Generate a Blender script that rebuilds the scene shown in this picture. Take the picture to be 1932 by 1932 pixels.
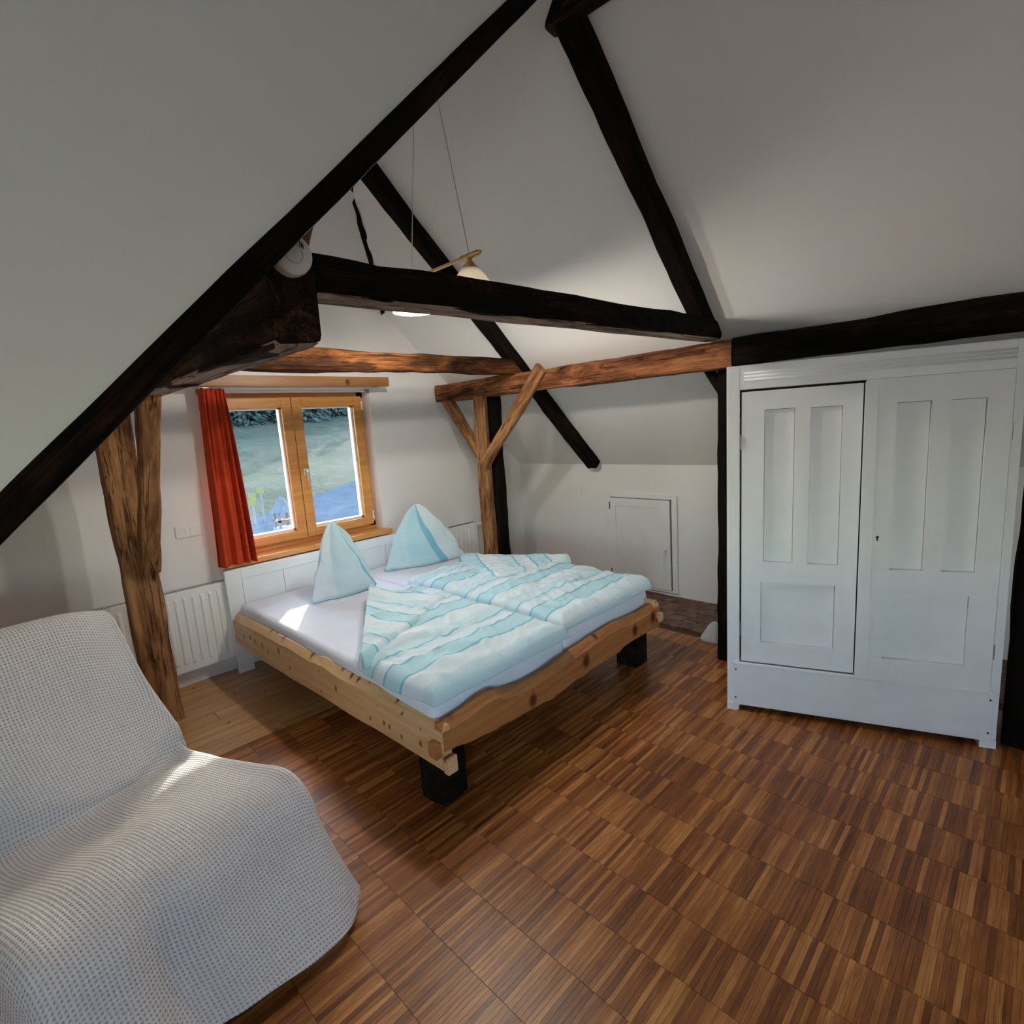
import bpy, bmesh, math, random
from math import sin, cos, pi, radians, sqrt, exp
from mathutils import Vector, Matrix, noise

random.seed(7)
for o in list(bpy.data.objects):
    bpy.data.objects.remove(o, do_unlink=True)
S = bpy.context.scene
COL = S.collection

# ------------------------------------------------------------------ camera
CAM_H = 1.6
F_PX = 1016.3
yaw, pitch, roll = radians(44.76), radians(9.37), radians(3.88)
fw = Vector((sin(yaw)*cos(pitch), cos(yaw)*cos(pitch), -sin(pitch)))
r0 = Vector((cos(yaw), -sin(yaw), 0)); d0 = fw.cross(r0)
rt = cos(roll)*r0 + sin(roll)*d0
dn = -sin(roll)*r0 + cos(roll)*d0
cam_d = bpy.data.cameras.new('camera'); cam = bpy.data.objects.new('camera', cam_d); COL.objects.link(cam)
cam_d.sensor_width = 36; cam_d.lens = 36*F_PX/1932; cam_d.clip_start = .02; cam_d.clip_end = 300
M = Matrix((rt, -dn, -fw)).transposed().to_4x4(); M.translation = (0, 0, CAM_H)
cam.matrix_world = M
S.camera = cam
def project(p):
    q = Vector(p) - Vector((0, 0, CAM_H)); z = q.dot(fw)
    return (966+F_PX*q.dot(rt)/z, 966+F_PX*q.dot(dn)/z, z)

# ------------------------------------------------------------------ world, sun, dormer daylight, added back fill, exposure
W = bpy.data.worlds.new('sky'); S.world = W; W.use_nodes = True
wn = W.node_tree.nodes; wl = W.node_tree.links; wn.clear()
wo = wn.new('ShaderNodeOutputWorld'); wb = wn.new('ShaderNodeBackground'); ws = wn.new('ShaderNodeTexSky')
ws.sky_type = 'NISHITA'; ws.sun_disc = False; ws.sun_elevation = radians(23); ws.sun_rotation = radians(40)
wb.inputs['Strength'].default_value = 2.8
wl.new(ws.outputs[0], wb.inputs['Color']); wl.new(wb.outputs[0], wo.inputs['Surface'])

sd = bpy.data.lights.new('sun', 'SUN'); sd.energy = 9; sd.angle = radians(.6); sd.color = (1, .93, .82)
sun = bpy.data.objects.new('sun', sd); COL.objects.link(sun)
sun.rotation_euler = Vector((-.63, -.77, -.42)).to_track_quat('-Z', 'Y').to_euler()
sun.location = (8, 12, 8)

ad = bpy.data.lights.new('dormer_daylight', 'AREA'); ad.shape = 'RECTANGLE'; ad.size = 1.2; ad.size_y = .8
ad.energy = 10; ad.color = (.80, .90, 1.0)
al = bpy.data.objects.new('dormer_daylight', ad); COL.objects.link(al)
al.location = (-1.66, -1.15, 1.25); al.rotation_euler = Vector((1, 0, -.05)).to_track_quat('-Z', 'Y').to_euler()

kd = bpy.data.lights.new('back_fill_light', 'AREA'); kd.shape = 'RECTANGLE'; kd.size = 1.1; kd.size_y = .9  # unseen area lamp, added to brighten the left of the gable wall
kd.energy = 3.5; kd.color = (.86, .94, 1.0)
kl = bpy.data.objects.new('back_fill_light', kd); COL.objects.link(kl)
kl.location = (-.6, -2.22, 1.4); kl.rotation_euler = Vector((.05, 1, -.05)).to_track_quat('-Z', 'Y').to_euler()

S.view_settings.view_transform = 'Standard'; S.view_settings.look = 'None'
S.view_settings.gamma = 1; S.view_settings.use_curve_mapping = False
S.view_settings.exposure = 0.24

# ------------------------------------------------------------------ helpers
def tag(o, label=None, cat=None, group=None, kind=None):
    if label: o['label'] = label
    if cat: o['category'] = cat
    if group: o['group'] = group
    if kind: o['kind'] = kind
    return o
def mesh(name, verts, faces, mat=None, smooth=False):
    me = bpy.data.meshes.new(name); me.from_pydata([tuple(v) for v in verts], [], faces); me.update()
    if mat: me.materials.append(mat)
    if smooth:
        for p in me.polygons: p.use_smooth = True
    return me
def obj(name, me, parent=None, mw=None):
    o = bpy.data.objects.new(name, me); COL.objects.link(o)
    if parent: o.parent = parent
    if mw is not None: o.matrix_local = mw
    return o
def empty(name, loc=(0, 0, 0), rz=0, **k):
    o = bpy.data.objects.new(name, None); COL.objects.link(o); o.location = loc; o.rotation_euler = (0, 0, rz)
    o.empty_display_size = .1
    return tag(o, **k)
class MB:
    """collects shapes into one mesh"""
    def __init__(s): s.v = []; s.f = []
    def add(s, v, f):
        n = len(s.v); s.v += [Vector(a) for a in v]; s.f += [tuple(i+n for i in q) for q in f]; return s
    def box(s, a, b):
        (x0, y0, z0), (x1, y1, z1) = a, b
        return s.add([(x0,y0,z0),(x1,y0,z0),(x1,y1,z0),(x0,y1,z0),(x0,y0,z1),(x1,y0,z1),(x1,y1,z1),(x0,y1,z1)],
              [(0,3,2,1),(4,5,6,7),(0,1,5,4),(1,2,6,5),(2,3,7,6),(3,0,4,7)])
    def prism(s, poly, axis, a, b):
        """extrude a 2-D polygon along an axis: axis 'y' -> poly in xz, 'x' -> yz, 'z' -> xy"""
        def P(p, h):
            return {'y': (p[0], h, p[1]), 'x': (h, p[0], p[1]), 'z': (p[0], p[1], h)}[axis]
        n = len(poly); v = [P(p, a) for p in poly]+[P(p, b) for p in poly]
        f = [tuple(range(n))[::-1], tuple(range(n, 2*n))]+[(i, (i+1) % n, n+(i+1) % n, n+i) for i in range(n)]
        return s.add(v, f)
    def tube(s, pts, r, n=10, cap=True):
        pts = [Vector(p) for p in pts]; rs = r if isinstance(r, (list, tuple)) else [r]*len(pts)
        base = len(s.v); up = Vector((0, 0, 1)); V = []; F = []
        for i, p in enumerate(pts):
            d = (pts[min(i+1, len(pts)-1)]-pts[max(i-1, 0)]).normalized()
            a = d.cross(up if abs(d.z) < .9 else Vector((1, 0, 0))).normalized(); b = d.cross(a)
            V += [p+rs[i]*(cos(2*pi*k/n)*a+sin(2*pi*k/n)*b) for k in range(n)]
        for i in range(len(pts)-1):
            for k in range(n):
                F.append((i*n+k, i*n+(k+1) % n, (i+1)*n+(k+1) % n, (i+1)*n+k))
        if cap: F += [tuple(range(n)), tuple(range((len(pts)-1)*n, len(pts)*n))[::-1]]
        return s.add(V, F)
    def lathe(s, prof, c=(0, 0, 0), n=28, M=None):
        V = []; F = []
        for r, z in prof:
            V += [Vector((r*cos(2*pi*k/n), r*sin(2*pi*k/n), z)) for k in range(n)]
        for i in range(len(prof)-1):
            for k in range(n): F.append((i*n+k, i*n+(k+1) % n, (i+1)*n+(k+1) % n, (i+1)*n+k))
        F += [tuple(range(n))[::-1], tuple(range((len(prof)-1)*n, len(prof)*n))]
        if M is not None: V = [M @ v for v in V]
        return s.add([v+Vector(c) for v in V], F)
    def build(s, name, mat, parent=None, smooth=False, bevel=0, fix=True):
        me = mesh(name, s.v, s.f, mat)
        bm = bmesh.new(); bm.from_mesh(me)
        if fix: bmesh.ops.recalc_face_normals(bm, faces=bm.faces)
        if bevel:
            es = [e for e in bm.edges if len(e.link_faces) == 2 and e.calc_face_angle(0) > .5]
            bmesh.ops.bevel(bm, geom=es, offset=bevel, segments=2, profile=.6, affect='EDGES', clamp_overlap=True)
        bm.to_mesh(me); bm.free()
        if smooth:
            for p in me.polygons: p.use_smooth = True
        return obj(name, me, parent)
def box_ob(name, a, b, mat, parent=None, bevel=0):
    return MB().box(a, b).build(name, mat, parent, bevel=bevel)
def grid_mesh(name, fn, nu, nv, mat, uvfn=None, closed_bottom=None):
    V = []; UV = []
    for j in range(nv+1):
        for i in range(nu+1):
            u, v = i/nu, j/nv
            V.append(Vector(fn(u, v))); UV.append(uvfn(u, v) if uvfn else (u, v))
    F = [(j*(nu+1)+i, j*(nu+1)+i+1, (j+1)*(nu+1)+i+1, (j+1)*(nu+1)+i) for j in range(nv) for i in range(nu)]
    me = mesh(name, V, F, mat, True)
    ul = me.uv_layers.new(name='UVMap')
    for p in me.polygons:
        for li in p.loop_indices: ul.data[li].uv = UV[me.loops[li].vertex_index]
    return me
def cr(p0, p1, p2, p3, t):
    return .5*((2*p1)+(-p0+p2)*t+(2*p0-5*p1+4*p2-p3)*t*t+(-p0+3*p1-3*p2+p3)*t**3)
def crv(P, x):
    """catmull-rom along a list, x in 0..len-1"""
    n = len(P); i = min(int(x), n-2); t = x-i
    return cr(P[max(i-1, 0)], P[i], P[i+1], P[min(i+2, n-1)], t)
def interp(tab, x):
    if x <= tab[0][0]: return tab[0][1]
    for (a, b), (c, d) in zip(tab, tab[1:]):
        if x <= c:
            t = (x-a)/(c-a); t = t*t*(3-2*t); return b+(d-b)*t
    return tab[-1][1]
def nz(x, y=0, z=0): return noise.noise(Vector((x, y, z)))

# ------------------------------------------------------------------ materials
def newmat(name):
    m = bpy.data.materials.new(name); m.use_nodes = True
    nt = m.node_tree; b = nt.nodes['Principled BSDF']
    return m, nt, b
def nd(nt, t, **k):
    n = nt.nodes.new(t)
    for a, v in k.items(): setattr(n, a, v)
    return n
def ramp(nt, src, stops, interp='LINEAR'):
    r = nt.nodes.new('ShaderNodeValToRGB'); r.color_ramp.interpolation = interp
    e = r.color_ramp.elements
    while len(e) > 1: e.remove(e[-1])
    e[0].position = stops[0][0]; e[0].color = (*stops[0][1], 1)
    for p, c in stops[1:]:
        q = e.new(p); q.color = (*c, 1)
    nt.links.new(src, r.inputs[0]); return r.outputs[0]
def mth(nt, op, a, b=None, c=None):
    n = nt.nodes.new('ShaderNodeMath'); n.operation = op
    for i, x in enumerate((a, b, c)):
        if x is None: continue
        if isinstance(x, (int, float)): n.inputs[i].default_value = x
        else: nt.links.new(x, n.inputs[i])
    return n.outputs[0]
def mixc(nt, fac, a, b, mode='MIX'):
    n = nt.nodes.new('ShaderNodeMix'); n.data_type = 'RGBA'; n.blend_type = mode
    if isinstance(fac, (int, float)): n.inputs[0].default_value = fac
    else: nt.links.new(fac, n.inputs[0])
    for i, x in ((6, a), (7, b)):
        if isinstance(x, tuple): n.inputs[i].default_value = (*x, 1)
        else: nt.links.new(x, n.inputs[i])
    return n.outputs[2]
def mapping(nt, src, scale=(1, 1, 1), rot=(0, 0, 0), loc=(0, 0, 0)):
    m = nt.nodes.new('ShaderNodeMapping'); m.inputs['Scale'].default_value = scale
    m.inputs['Rotation'].default_value = rot; m.inputs['Location'].default_value = loc
    nt.links.new(src, m.inputs['Vector']); return m.outputs[0]
def noi(nt, vec, scale, detail=3, rough=.55, dist=0):
    n = nt.nodes.new('ShaderNodeTexNoise'); n.inputs['Scale'].default_value = scale; n.inputs['Detail'].default_value = detail
    n.inputs['Roughness'].default_value = rough; n.inputs['Distortion'].default_value = dist
    nt.links.new(vec, n.inputs['Vector']); return n.outputs[0]
def bump(nt, b, h, strength=.3, dist=.01):
    n = nt.nodes.new('ShaderNodeBump'); n.inputs['Strength'].default_value = strength; n.inputs['Distance'].default_value = dist
    nt.links.new(h, n.inputs['Height']); nt.links.new(n.outputs[0], b.inputs['Normal'])
def objco(nt): return nt.nodes.new('ShaderNodeTexCoord').outputs['Object']
def worldco(nt): return nt.nodes.new('ShaderNodeNewGeometry').outputs['Position']

def simple(name, col, rough=.5, metal=0, spec=.5, noise_s=0, amt=.06):
    m, nt, b = newmat(name)
    b.inputs['Base Color'].default_value = (*col, 1); b.inputs['Roughness'].default_value = rough
    b.inputs['Metallic'].default_value = metal; b.inputs['Specular IOR Level'].default_value = spec
    if noise_s:
        n = noi(nt, objco(nt), noise_s, 4)
        lo = tuple(c*(1-amt) for c in col); hi = tuple(min(1, c*(1+amt)) for c in col)
        nt.links.new(ramp(nt, n, [(.3, lo), (.7, hi)]), b.inputs['Base Color'])
        bump(nt, b, n, .08, .004)
    return m
def plaster(name, col):
    m, nt, b = newmat(name); co = worldco(nt)
    n1 = noi(nt, co, 1.3, 3); n2 = noi(nt, co, 160, 2)
    lo = tuple(c*.965 for c in col)
    nt.links.new(ramp(nt, n1, [(.3, lo), (.7, col)]), b.inputs['Base Color'])
    b.inputs['Roughness'].default_value = .92; b.inputs['Specular IOR Level'].default_value = .2
    bump(nt, b, n2, .12, .002)
    return m
def beam_mat(name, dark, mid, light, bias=0., gscale=1.):
    """weathered hewn timber; object x runs along the grain"""
    m, nt, b = newmat(name); co = objco(nt)
    big = noi(nt, mapping(nt, co, (1.6*gscale, 7, 7)), 1.6, 5, .65, .6)
    fine = noi(nt, mapping(nt, co, (3, 60, 60)), 1.4, 5, .7, .4)
    crack = noi(nt, mapping(nt, co, (1.0, 26, 26), loc=(3, 1, 7)), 1.2, 2, .5, .8)
    v = mth(nt, 'ADD', mth(nt, 'MULTIPLY', big, .75), mth(nt, 'MULTIPLY', fine, .25))
    v = mth(nt, 'ADD', v, bias)
    c = ramp(nt, v, [(.36, dark), (.5, mid), (.64, light)])
    ck = ramp(nt, crack, [(.47, (1, 1, 1)), (.495, (.12, .1, .09)), (.51, (.12, .1, .09)), (.535, (1, 1, 1))])
    c = mixc(nt, .8, c, ck, 'MULTIPLY')
    vo = nt.nodes.new('ShaderNodeTexVoronoi'); vo.inputs['Scale'].default_value = 5.5
    nt.links.new(mapping(nt, co, (.45, 1.6, 1.6)), vo.inputs['Vector'])
    kn = ramp(nt, vo.outputs['Distance'], [(.0, (.1, .07, .05)), (.055, (.16, .1, .07)), (.1, (1, 1, 1))])
    c = mixc(nt, .75, c, kn, 'MULTIPLY')
    nt.links.new(c, b.inputs['Base Color'])
    b.inputs['Roughness'].default_value = .8; b.inputs['Specular IOR Level'].default_value = .1
    h = mth(nt, 'ADD', mth(nt, 'MULTIPLY', fine, .6), mth(nt, 'MULTIPLY', crack, .3))
    bump(nt, b, h, .55, .012)
    return m
def wood_mat(name, dark, light, knots=True, gs=1., rough=.45, knotc=(.16, .06, .02), vscale=5.0, kr=.075, plane='xz', sparse=.52):
    """smooth joinery wood; object x runs along the grain"""
    m, nt, b = newmat(name); co = objco(nt)
    w = noi(nt, mapping(nt, co, (1.2*gs, 16*gs, 16*gs)), 1.5, 4, .6, .9)
    f = noi(nt, mapping(nt, co, (6, 120, 120)), 1.2, 3)
    v = mth(nt, 'ADD', mth(nt, 'MULTIPLY', w, .8), mth(nt, 'MULTIPLY', f, .2))
    c = ramp(nt, v, [(.35, dark), (.62, light)])
    if knots:
        vo = nt.nodes.new('ShaderNodeTexVoronoi'); vo.voronoi_dimensions = '2D'; vo.inputs['Scale'].default_value = vscale
        sp = nd(nt, 'ShaderNodeSeparateXYZ'); nt.links.new(co, sp.inputs[0]); cb = nd(nt, 'ShaderNodeCombineXYZ')
        nt.links.new(mth(nt, 'MULTIPLY', sp.outputs[0], 1.3), cb.inputs[0]); nt.links.new(sp.outputs[2 if plane == 'xz' else 1], cb.inputs[1])
        nt.links.new(cb.outputs[0], vo.inputs['Vector'])
        sr_ = nd(nt, 'ShaderNodeSeparateColor'); nt.links.new(vo.outputs['Color'], sr_.inputs[0])
        dd = mth(nt, 'ADD', mth(nt, 'DIVIDE', vo.outputs['Distance'], mth(nt, 'ADD', mth(nt, 'MULTIPLY', sr_.outputs[1], .9), .35)), mth(nt, 'LESS_THAN', sr_.outputs[0], sparse))
        k = ramp(nt, dd, [(0, knotc), (kr*.6, knotc), (kr, (.7, .5, .36)), (kr*1.5, (1, 1, 1))])
        c = mixc(nt, .9, c, k, 'MULTIPLY')
    nt.links.new(c, b.inputs['Base Color']); b.inputs['Roughness'].default_value = rough
    bump(nt, b, v, .12, .003)
    return m

M_WALL = plaster('plaster_white', (.82, .80, .79))
M_CEIL = plaster('plaster_ceiling', (.80, .79, .77))
M_CHEEK = plaster('plaster_cheek', (.80, .82, .77))
M_WHITE = simple('white_paint', (.80, .81, .82), .42, noise_s=6, amt=.03)
M_WARD = simple('wardrobe_paint', (.80, .83, .86), .5, noise_s=9, amt=.025)
M_RAD = simple('radiator_enamel', (.85, .85, .83), .35)
M_PLAST = simple('white_plastic', (.80, .79, .77), .4)
M_GREY = simple('socket_grey', (.2, .2, .2), .7)
M_BLACK = simple('black_gap', (.01, .009, .008), .8)
M_BDARK = beam_mat('timber_black', (.003, .002, .0015), (.006, .0035, .0022), (.03, .013, .006), -.04)
M_BPUR = beam_mat('timber_dark', (.004, .002, .0015), (.02, .009, .005), (.10, .05, .028), -.02)
M_BMID = beam_mat('timber_brown', (.035, .014, .006), (.16, .068, .028), (.36, .18, .085), .03)
M_BORG = beam_mat('timber_orange', (.03, .012, .005), (.24, .09, .03), (.46, .2, .08), .05)
M_BTIE = beam_mat('timber_scorched', (.006, .003, .002), (.05, .018, .006), (.17, .066, .018), .0)
M_BPUR2 = beam_mat('timber_rust', (.010, .005, .003), (.17, .062, .025), (.36, .15, .066), .0)
M_LIT = beam_mat('timber_bounce_lit', (.05, .03, .022), (.22, .15, .115), (.42, .31, .25), .06)  # paler timber tone, with bounced light put into the colour
M_BPOST = beam_mat('timber_post', (.05, .02, .008), (.21, .095, .038), (.42, .22, .1), .05)
M_PINE = wood_mat('bed_pine', (.56, .33, .15), (.72, .47, .25), vscale=8, kr=.13, sparse=.35)
M_PINE_SHADE = wood_mat('bed_pine_shaded', (.30, .105, .028), (.47, .20, .06), vscale=5, kr=.2, knotc=(.07, .022, .008), sparse=.25)  # same pine, darker: the foot side's shade is put into the colour
M_LARCH = wood_mat('window_larch', (.56, .23, .05), (.70, .34, .10), knots=False, rough=.35)
M_PELM = wood_mat('pelmet_pine', (.26, .11, .035), (.37, .18, .065), vscale=3.5, kr=.06)
M_PLANK = wood_mat('plank_pine', (.34, .17, .06), (.52, .30, .13), vscale=5, kr=.05, rough=.3, plane='xy')
M_BLKLEG = beam_mat('bed_leg_black', (.006, .005, .004), (.012, .009, .007), (.05, .03, .018), -.02)
M_BRASS = simple('brass', (.62, .44, .2), .3, 1)
M_STEEL = simple('steel', (.55, .53, .5), .35, 1)
M_CHROME = simple('handle_silver', (.75, .74, .72), .25, 1)
M_RED = simple('curtain_red', (.50, .055, .018), .85, spec=.15, noise_s=14, amt=.14)
M_SHEET = simple('white_sheet', (.75, .79, .89), .9, spec=.15, noise_s=5, amt=.03)

def floor_mat():
    m, nt, b = newmat('parquet_oak'); co = worldco(nt)
    sep = nd(nt, 'ShaderNodeSeparateXYZ'); nt.links.new(co, sep.inputs[0])
    row = mth(nt, 'FLOOR', mth(nt, 'DIVIDE', mth(nt, 'SUBTRACT', sep.outputs[0], .05), .19))
    st = mth(nt, 'FLOOR', mth(nt, 'DIVIDE', mth(nt, 'ADD', sep.outputs[1], mth(nt, 'MULTIPLY', row, .0057)), .016))
    cmb = nd(nt, 'ShaderNodeCombineXYZ'); nt.links.new(row, cmb.inputs[0]); nt.links.new(st, cmb.inputs[1])
    wn_ = nd(nt, 'ShaderNodeTexWhiteNoise'); nt.links.new(cmb.outputs[0], wn_.inputs['Vector'])
    off = nd(nt, 'ShaderNodeVectorMath', operation='SCALE'); off.inputs['Scale'].default_value = 13.
    nt.links.new(wn_.outputs['Color'], off.inputs[0])
    ad_ = nd(nt, 'ShaderNodeVectorMath', operation='ADD'); nt.links.new(co, ad_.inputs[0]); nt.links.new(off.outputs[0], ad_.inputs[1])
    g = noi(nt, mapping(nt, ad_.outputs[0], (5, 95, 20)), 1., 5, .72, 1.6)
    pat = noi(nt, co, 2.1, 2)
    v = mth(nt, 'ADD', mth(nt, 'MULTIPLY', wn_.outputs['Value'], .27), mth(nt, 'ADD', mth(nt, 'MULTIPLY', g, .60), mth(nt, 'MULTIPLY', pat, .28)))
    c = ramp(nt, v, [(.36, (.075, .020, .0045)), (.5, (.195, .060, .013)), (.62, (.315, .110, .026)), (.80, (.60, .27, .080))])
    nt.links.new(c, b.inputs['Base Color'])
    b.inputs['Roughness'].default_value = .36; b.inputs['Specular IOR Level'].default_value = .4
    bump(nt, b, g, .1, .002)
    return m
M_PARQ = floor_mat()
M_FGAP = simple('floor_joint', (.06, .024, .009), .8)
def block_mat():
    m, nt, b = newmat('rough_block'); co = worldco(nt)
    n = noi(nt, mapping(nt, co, (40, 14, 10)), 1, 4, .7, .5); n2 = noi(nt, co, 9, 3)
    v = mth(nt, 'ADD', mth(nt, 'MULTIPLY', n, .6), mth(nt, 'MULTIPLY', n2, .4))
    nt.links.new(ramp(nt, v, [(.36, (.05, .024, .014)), (.5, (.13, .068, .042)), (.66, (.27, .165, .11))]), b.inputs['Base Color'])
    b.inputs['Roughness'].default_value = .6; bump(nt, b, n, .4, .006)
    return m
M_BLOCK = block_mat()
def throw_mat():
    m, nt, b = newmat('waffle_throw')
    uv = nd(nt, 'ShaderNodeTexCoord').outputs['UV']; sep = nd(nt, 'ShaderNodeSeparateXYZ'); nt.links.new(uv, sep.inputs[0])
    def cell(x, n): return mth(nt, 'SINE', mth(nt, 'MULTIPLY', x, 2*pi*n))
    h = mth(nt, 'MULTIPLY', mth(nt, 'ADD', cell(sep.outputs[0], 1/.0108), 1), mth(nt, 'ADD', cell(sep.outputs[1], 1/.0118), 1))
    h = mth(nt, 'MULTIPLY', h, .25)
    n = noi(nt, objco(nt), 220, 2)
    c = ramp(nt, h, [(0, (.69, .67, .675)), (.45, (.64, .62, .625)), (1, (.36, .34, .345))])
    nt.links.new(c, b.inputs['Base Color']); b.inputs['Roughness'].default_value = .95; b.inputs['Specular IOR Level'].default_value = .1
    hh = mth(nt, 'ADD', mth(nt, 'MULTIPLY', h, -1), mth(nt, 'MULTIPLY', n, .25))
    bump(nt, b, hh, .75, .005)
    return m
M_THROW = throw_mat()
def linen_mat(name, axis=1, period=.42, shift=0., bands=None):
    """white bed linen with woven aqua bands and a faint leaf print; UV in metres"""
    m, nt, b = newmat(name)
    uv = nd(nt, 'ShaderNodeTexCoord').outputs['UV']; sep = nd(nt, 'ShaderNodeSeparateXYZ'); nt.links.new(uv, sep.inputs[0])
    t = mth(nt, 'FRACT', mth(nt, 'ADD', mth(nt, 'DIVIDE', sep.outputs[axis], period), shift))
    A = (.24, .54, .66); P = (.50, .72, .79); Wt = (.72, .80, .85); Q = (.60, .75, .81)
    if bands: c = ramp(nt, t, [(p, dict(A=A, P=P, W=Wt, Q=Q)[k]) for p, k in bands], 'CONSTANT')
    else: c = ramp(nt, t, [(0, Wt), (.16, A), (.19, P), (.42, A), (.45, Wt), (.60, Q), (.66, A), (.685, Q), (.90, Wt)], 'CONSTANT')
    vo = nt.nodes.new('ShaderNodeTexVoronoi'); vo.feature = 'DISTANCE_TO_EDGE'; vo.inputs['Scale'].default_value = 26
    nz_ = nd(nt, 'ShaderNodeTexNoise'); nz_.inputs['Scale'].default_value = 14; nt.links.new(uv, nz_.inputs['Vector'])
    vm = nd(nt, 'ShaderNodeVectorMath', operation='ADD'); nt.links.new(uv, vm.inputs[0])
    sc = nd(nt, 'ShaderNodeVectorMath', operation='SCALE'); sc.inputs['Scale'].default_value = .12
    nt.links.new(nz_.outputs['Color'], sc.inputs[0]); nt.links.new(sc.outputs[0], vm.inputs[1]); nt.links.new(vm.outputs[0], vo.inputs['Vector'])
    pr = ramp(nt, vo.outputs['Distance'], [(0, (1, 1, 1)), (.05, (.80, .90, .93)), (.10, (.97, 1, 1)), (.16, (.84, .93, .95)), (.3, (.93, .97, .98))])
    c = mixc(nt, .85, c, pr, 'MULTIPLY')
    nt.links.new(c, b.inputs['Base Color']); b.inputs['Roughness'].default_value = .85; b.inputs['Specular IOR Level'].default_value = .2
    n = noi(nt, mapping(nt, objco(nt), (1, 1, 1)), 26, 3, .5, 1.0)
    bump(nt, b, n, .25, .012)
    return m
M_LINEN = linen_mat('duvet_linen', 1, .46, .1)
M_LINEN_P = linen_mat('pillow_linen', 0, .62, .05, [(0, 'Q'), (.10, 'A'), (.135, 'Q'), (.42, 'P'), (.52, 'A'), (.555, 'W'), (.86, 'Q')])
def glass_mat(name='window_glass'):
    m = bpy.data.materials.new(name); m.use_nodes = True; nt = m.node_tree; nt.nodes.clear()
    o = nd(nt, 'ShaderNodeOutputMaterial'); t = nd(nt, 'ShaderNodeBsdfTransparent'); g = nd(nt, 'ShaderNodeBsdfGlossy'); mx = nd(nt, 'ShaderNodeMixShader')
    t.inputs[0].default_value = (.93, .96, .95, 1); g.inputs['Roughness'].default_value = .02
    fr = nd(nt, 'ShaderNodeFresnel'); fr.inputs[0].default_value = 1.35
    nt.links.new(fr.outputs[0], mx.inputs[0]); nt.links.new(t.outputs[0], mx.inputs[1]); nt.links.new(g.outputs[0], mx.inputs[2]); nt.links.new(mx.outputs[0], o.inputs[0])
    return m
M_GLASS = glass_mat()
def shade_mat():
    m, nt, b = newmat('opal_glass'); tr = nd(nt, 'ShaderNodeBsdfTranslucent'); tr.inputs[0].default_value = (1, .93, .82, 1)
    b.inputs['Base Color'].default_value = (.92, .90, .86, 1); b.inputs['Roughness'].default_value = .25
    mx = nd(nt, 'ShaderNodeMixShader'); mx.inputs[0].default_value = .10
    o = nt.nodes['Material Output']; nt.links.new(b.outputs[0], mx.inputs[1]); nt.links.new(tr.outputs[0], mx.inputs[2]); nt.links.new(mx.outputs[0], o.inputs[0])
    return m
M_SHADE = shade_mat()
def emit(name, col, s):
    m = bpy.data.materials.new(name); m.use_nodes = True; nt = m.node_tree; nt.nodes.clear()
    o = nd(nt, 'ShaderNodeOutputMaterial'); e = nd(nt, 'ShaderNodeEmission'); e.inputs[0].default_value = (*col, 1); e.inputs[1].default_value = s
    nt.links.new(e.outputs[0], o.inputs[0]); return m
M_BULB = emit('lit_bulb', (1, .86, .66), 5)

# ------------------------------------------------------------------ room shell
XK, ZK, PR = 4.185, 1.16, .93           # right knee wall, its height, right roof pitch
YW = 4.05                               # gable wall
LZ, LP = 1.432, .983                    # left roof line z = LZ + LP*x
YC = 1.30                               # dormer cheek wall plane
def zr(x): return ZK+(XK-x)*PR
def zl(x): return LZ+LP*x
XR = (ZK+XK*PR-LZ)/(LP+PR); ZR = zl(XR)  # ridge
ZH = 2.585                              # top of the gable wall, where the half hip starts
WX0, WX1, WZ0, WZ1 = 1.18, 2.44, .775, 1.94
YB, XD, ZD = -2.3, -1.75, 3.42

def struct(name, mb, mat, **k):
    o = mb.build(name, mat, **k); o['kind'] = 'structure'; return o
b_ = MB()
def gz(x): return min(zr(x), zl(x), ZH+.0)+.12
for xa, xb, za, zb in ((-.72, WX0, -.12, None), (WX1, 4.4, -.12, None), (WX0, WX1, -.12, WZ0), (WX0, WX1, WZ1, None)):
    if zb is None:
        xs = sorted({xa, xb, *[x for x in ((ZH-LZ)/LP, XK-(ZH-ZK)/PR, XK) if xa < x < xb]})
        poly = [(xa, za), (xb, za)]+[(x, gz(x)) for x in reversed(xs)]
    else: poly = [(xa, za), (xb, za), (xb, zb), (xa, zb)]
    b_.prism(poly, 'y', YW, YW+.34)
struct('wall_gable', b_, M_WALL)
struct('wall_knee_right', MB().box((XK, YB, -.12), (XK+.18, YW, ZK+.05)), M_WALL)
struct('wall_knee_left', MB().box((-.72, YC+.06, -.12), (-.6, YW, zl(-.6)+.10)), M_WALL)
struct('ceiling_slope_right', MB().prism([(XK+.3, zr(XK+.3)), (XK+.3, zr(XK+.3)+.2), (XR-.1, zr(XR-.1)+.2), (XR-.1, zr(XR-.1))], 'y', YB, YW+.2), M_CEIL)
struct('ceiling_slope_left', MB().prism([(-.75, zl(-.75)+.07), (-.75, zl(-.75)+.27), (XR+.05, zl(XR+.05)+.27), (XR+.05, zl(XR+.05)+.07)], 'y', YC+.02, YW+.2), M_CEIL)
HS = (3.18-ZH)/(YW-3.29)
struct('ceiling_half_hip', MB().prism([(YW+.25, ZH-.25*HS), (YW+.25, ZH-.25*HS+.2), (3.0, ZH+(YW-3.0)*HS+.2), (3.0, ZH+(YW-3.0)*HS)], 'x', .9, 2.95), M_CEIL)
struct('wall_dormer_cheek', MB().prism([(XD, -.1), (-.6, -.1), (-.6, zl(-.6)+.04), (XR+.02, zl(XR+.02)+.04), (XR+.02, ZD+.05), (XD, ZD+.05)], 'y', YC, YC+.06), M_CHEEK)
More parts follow.
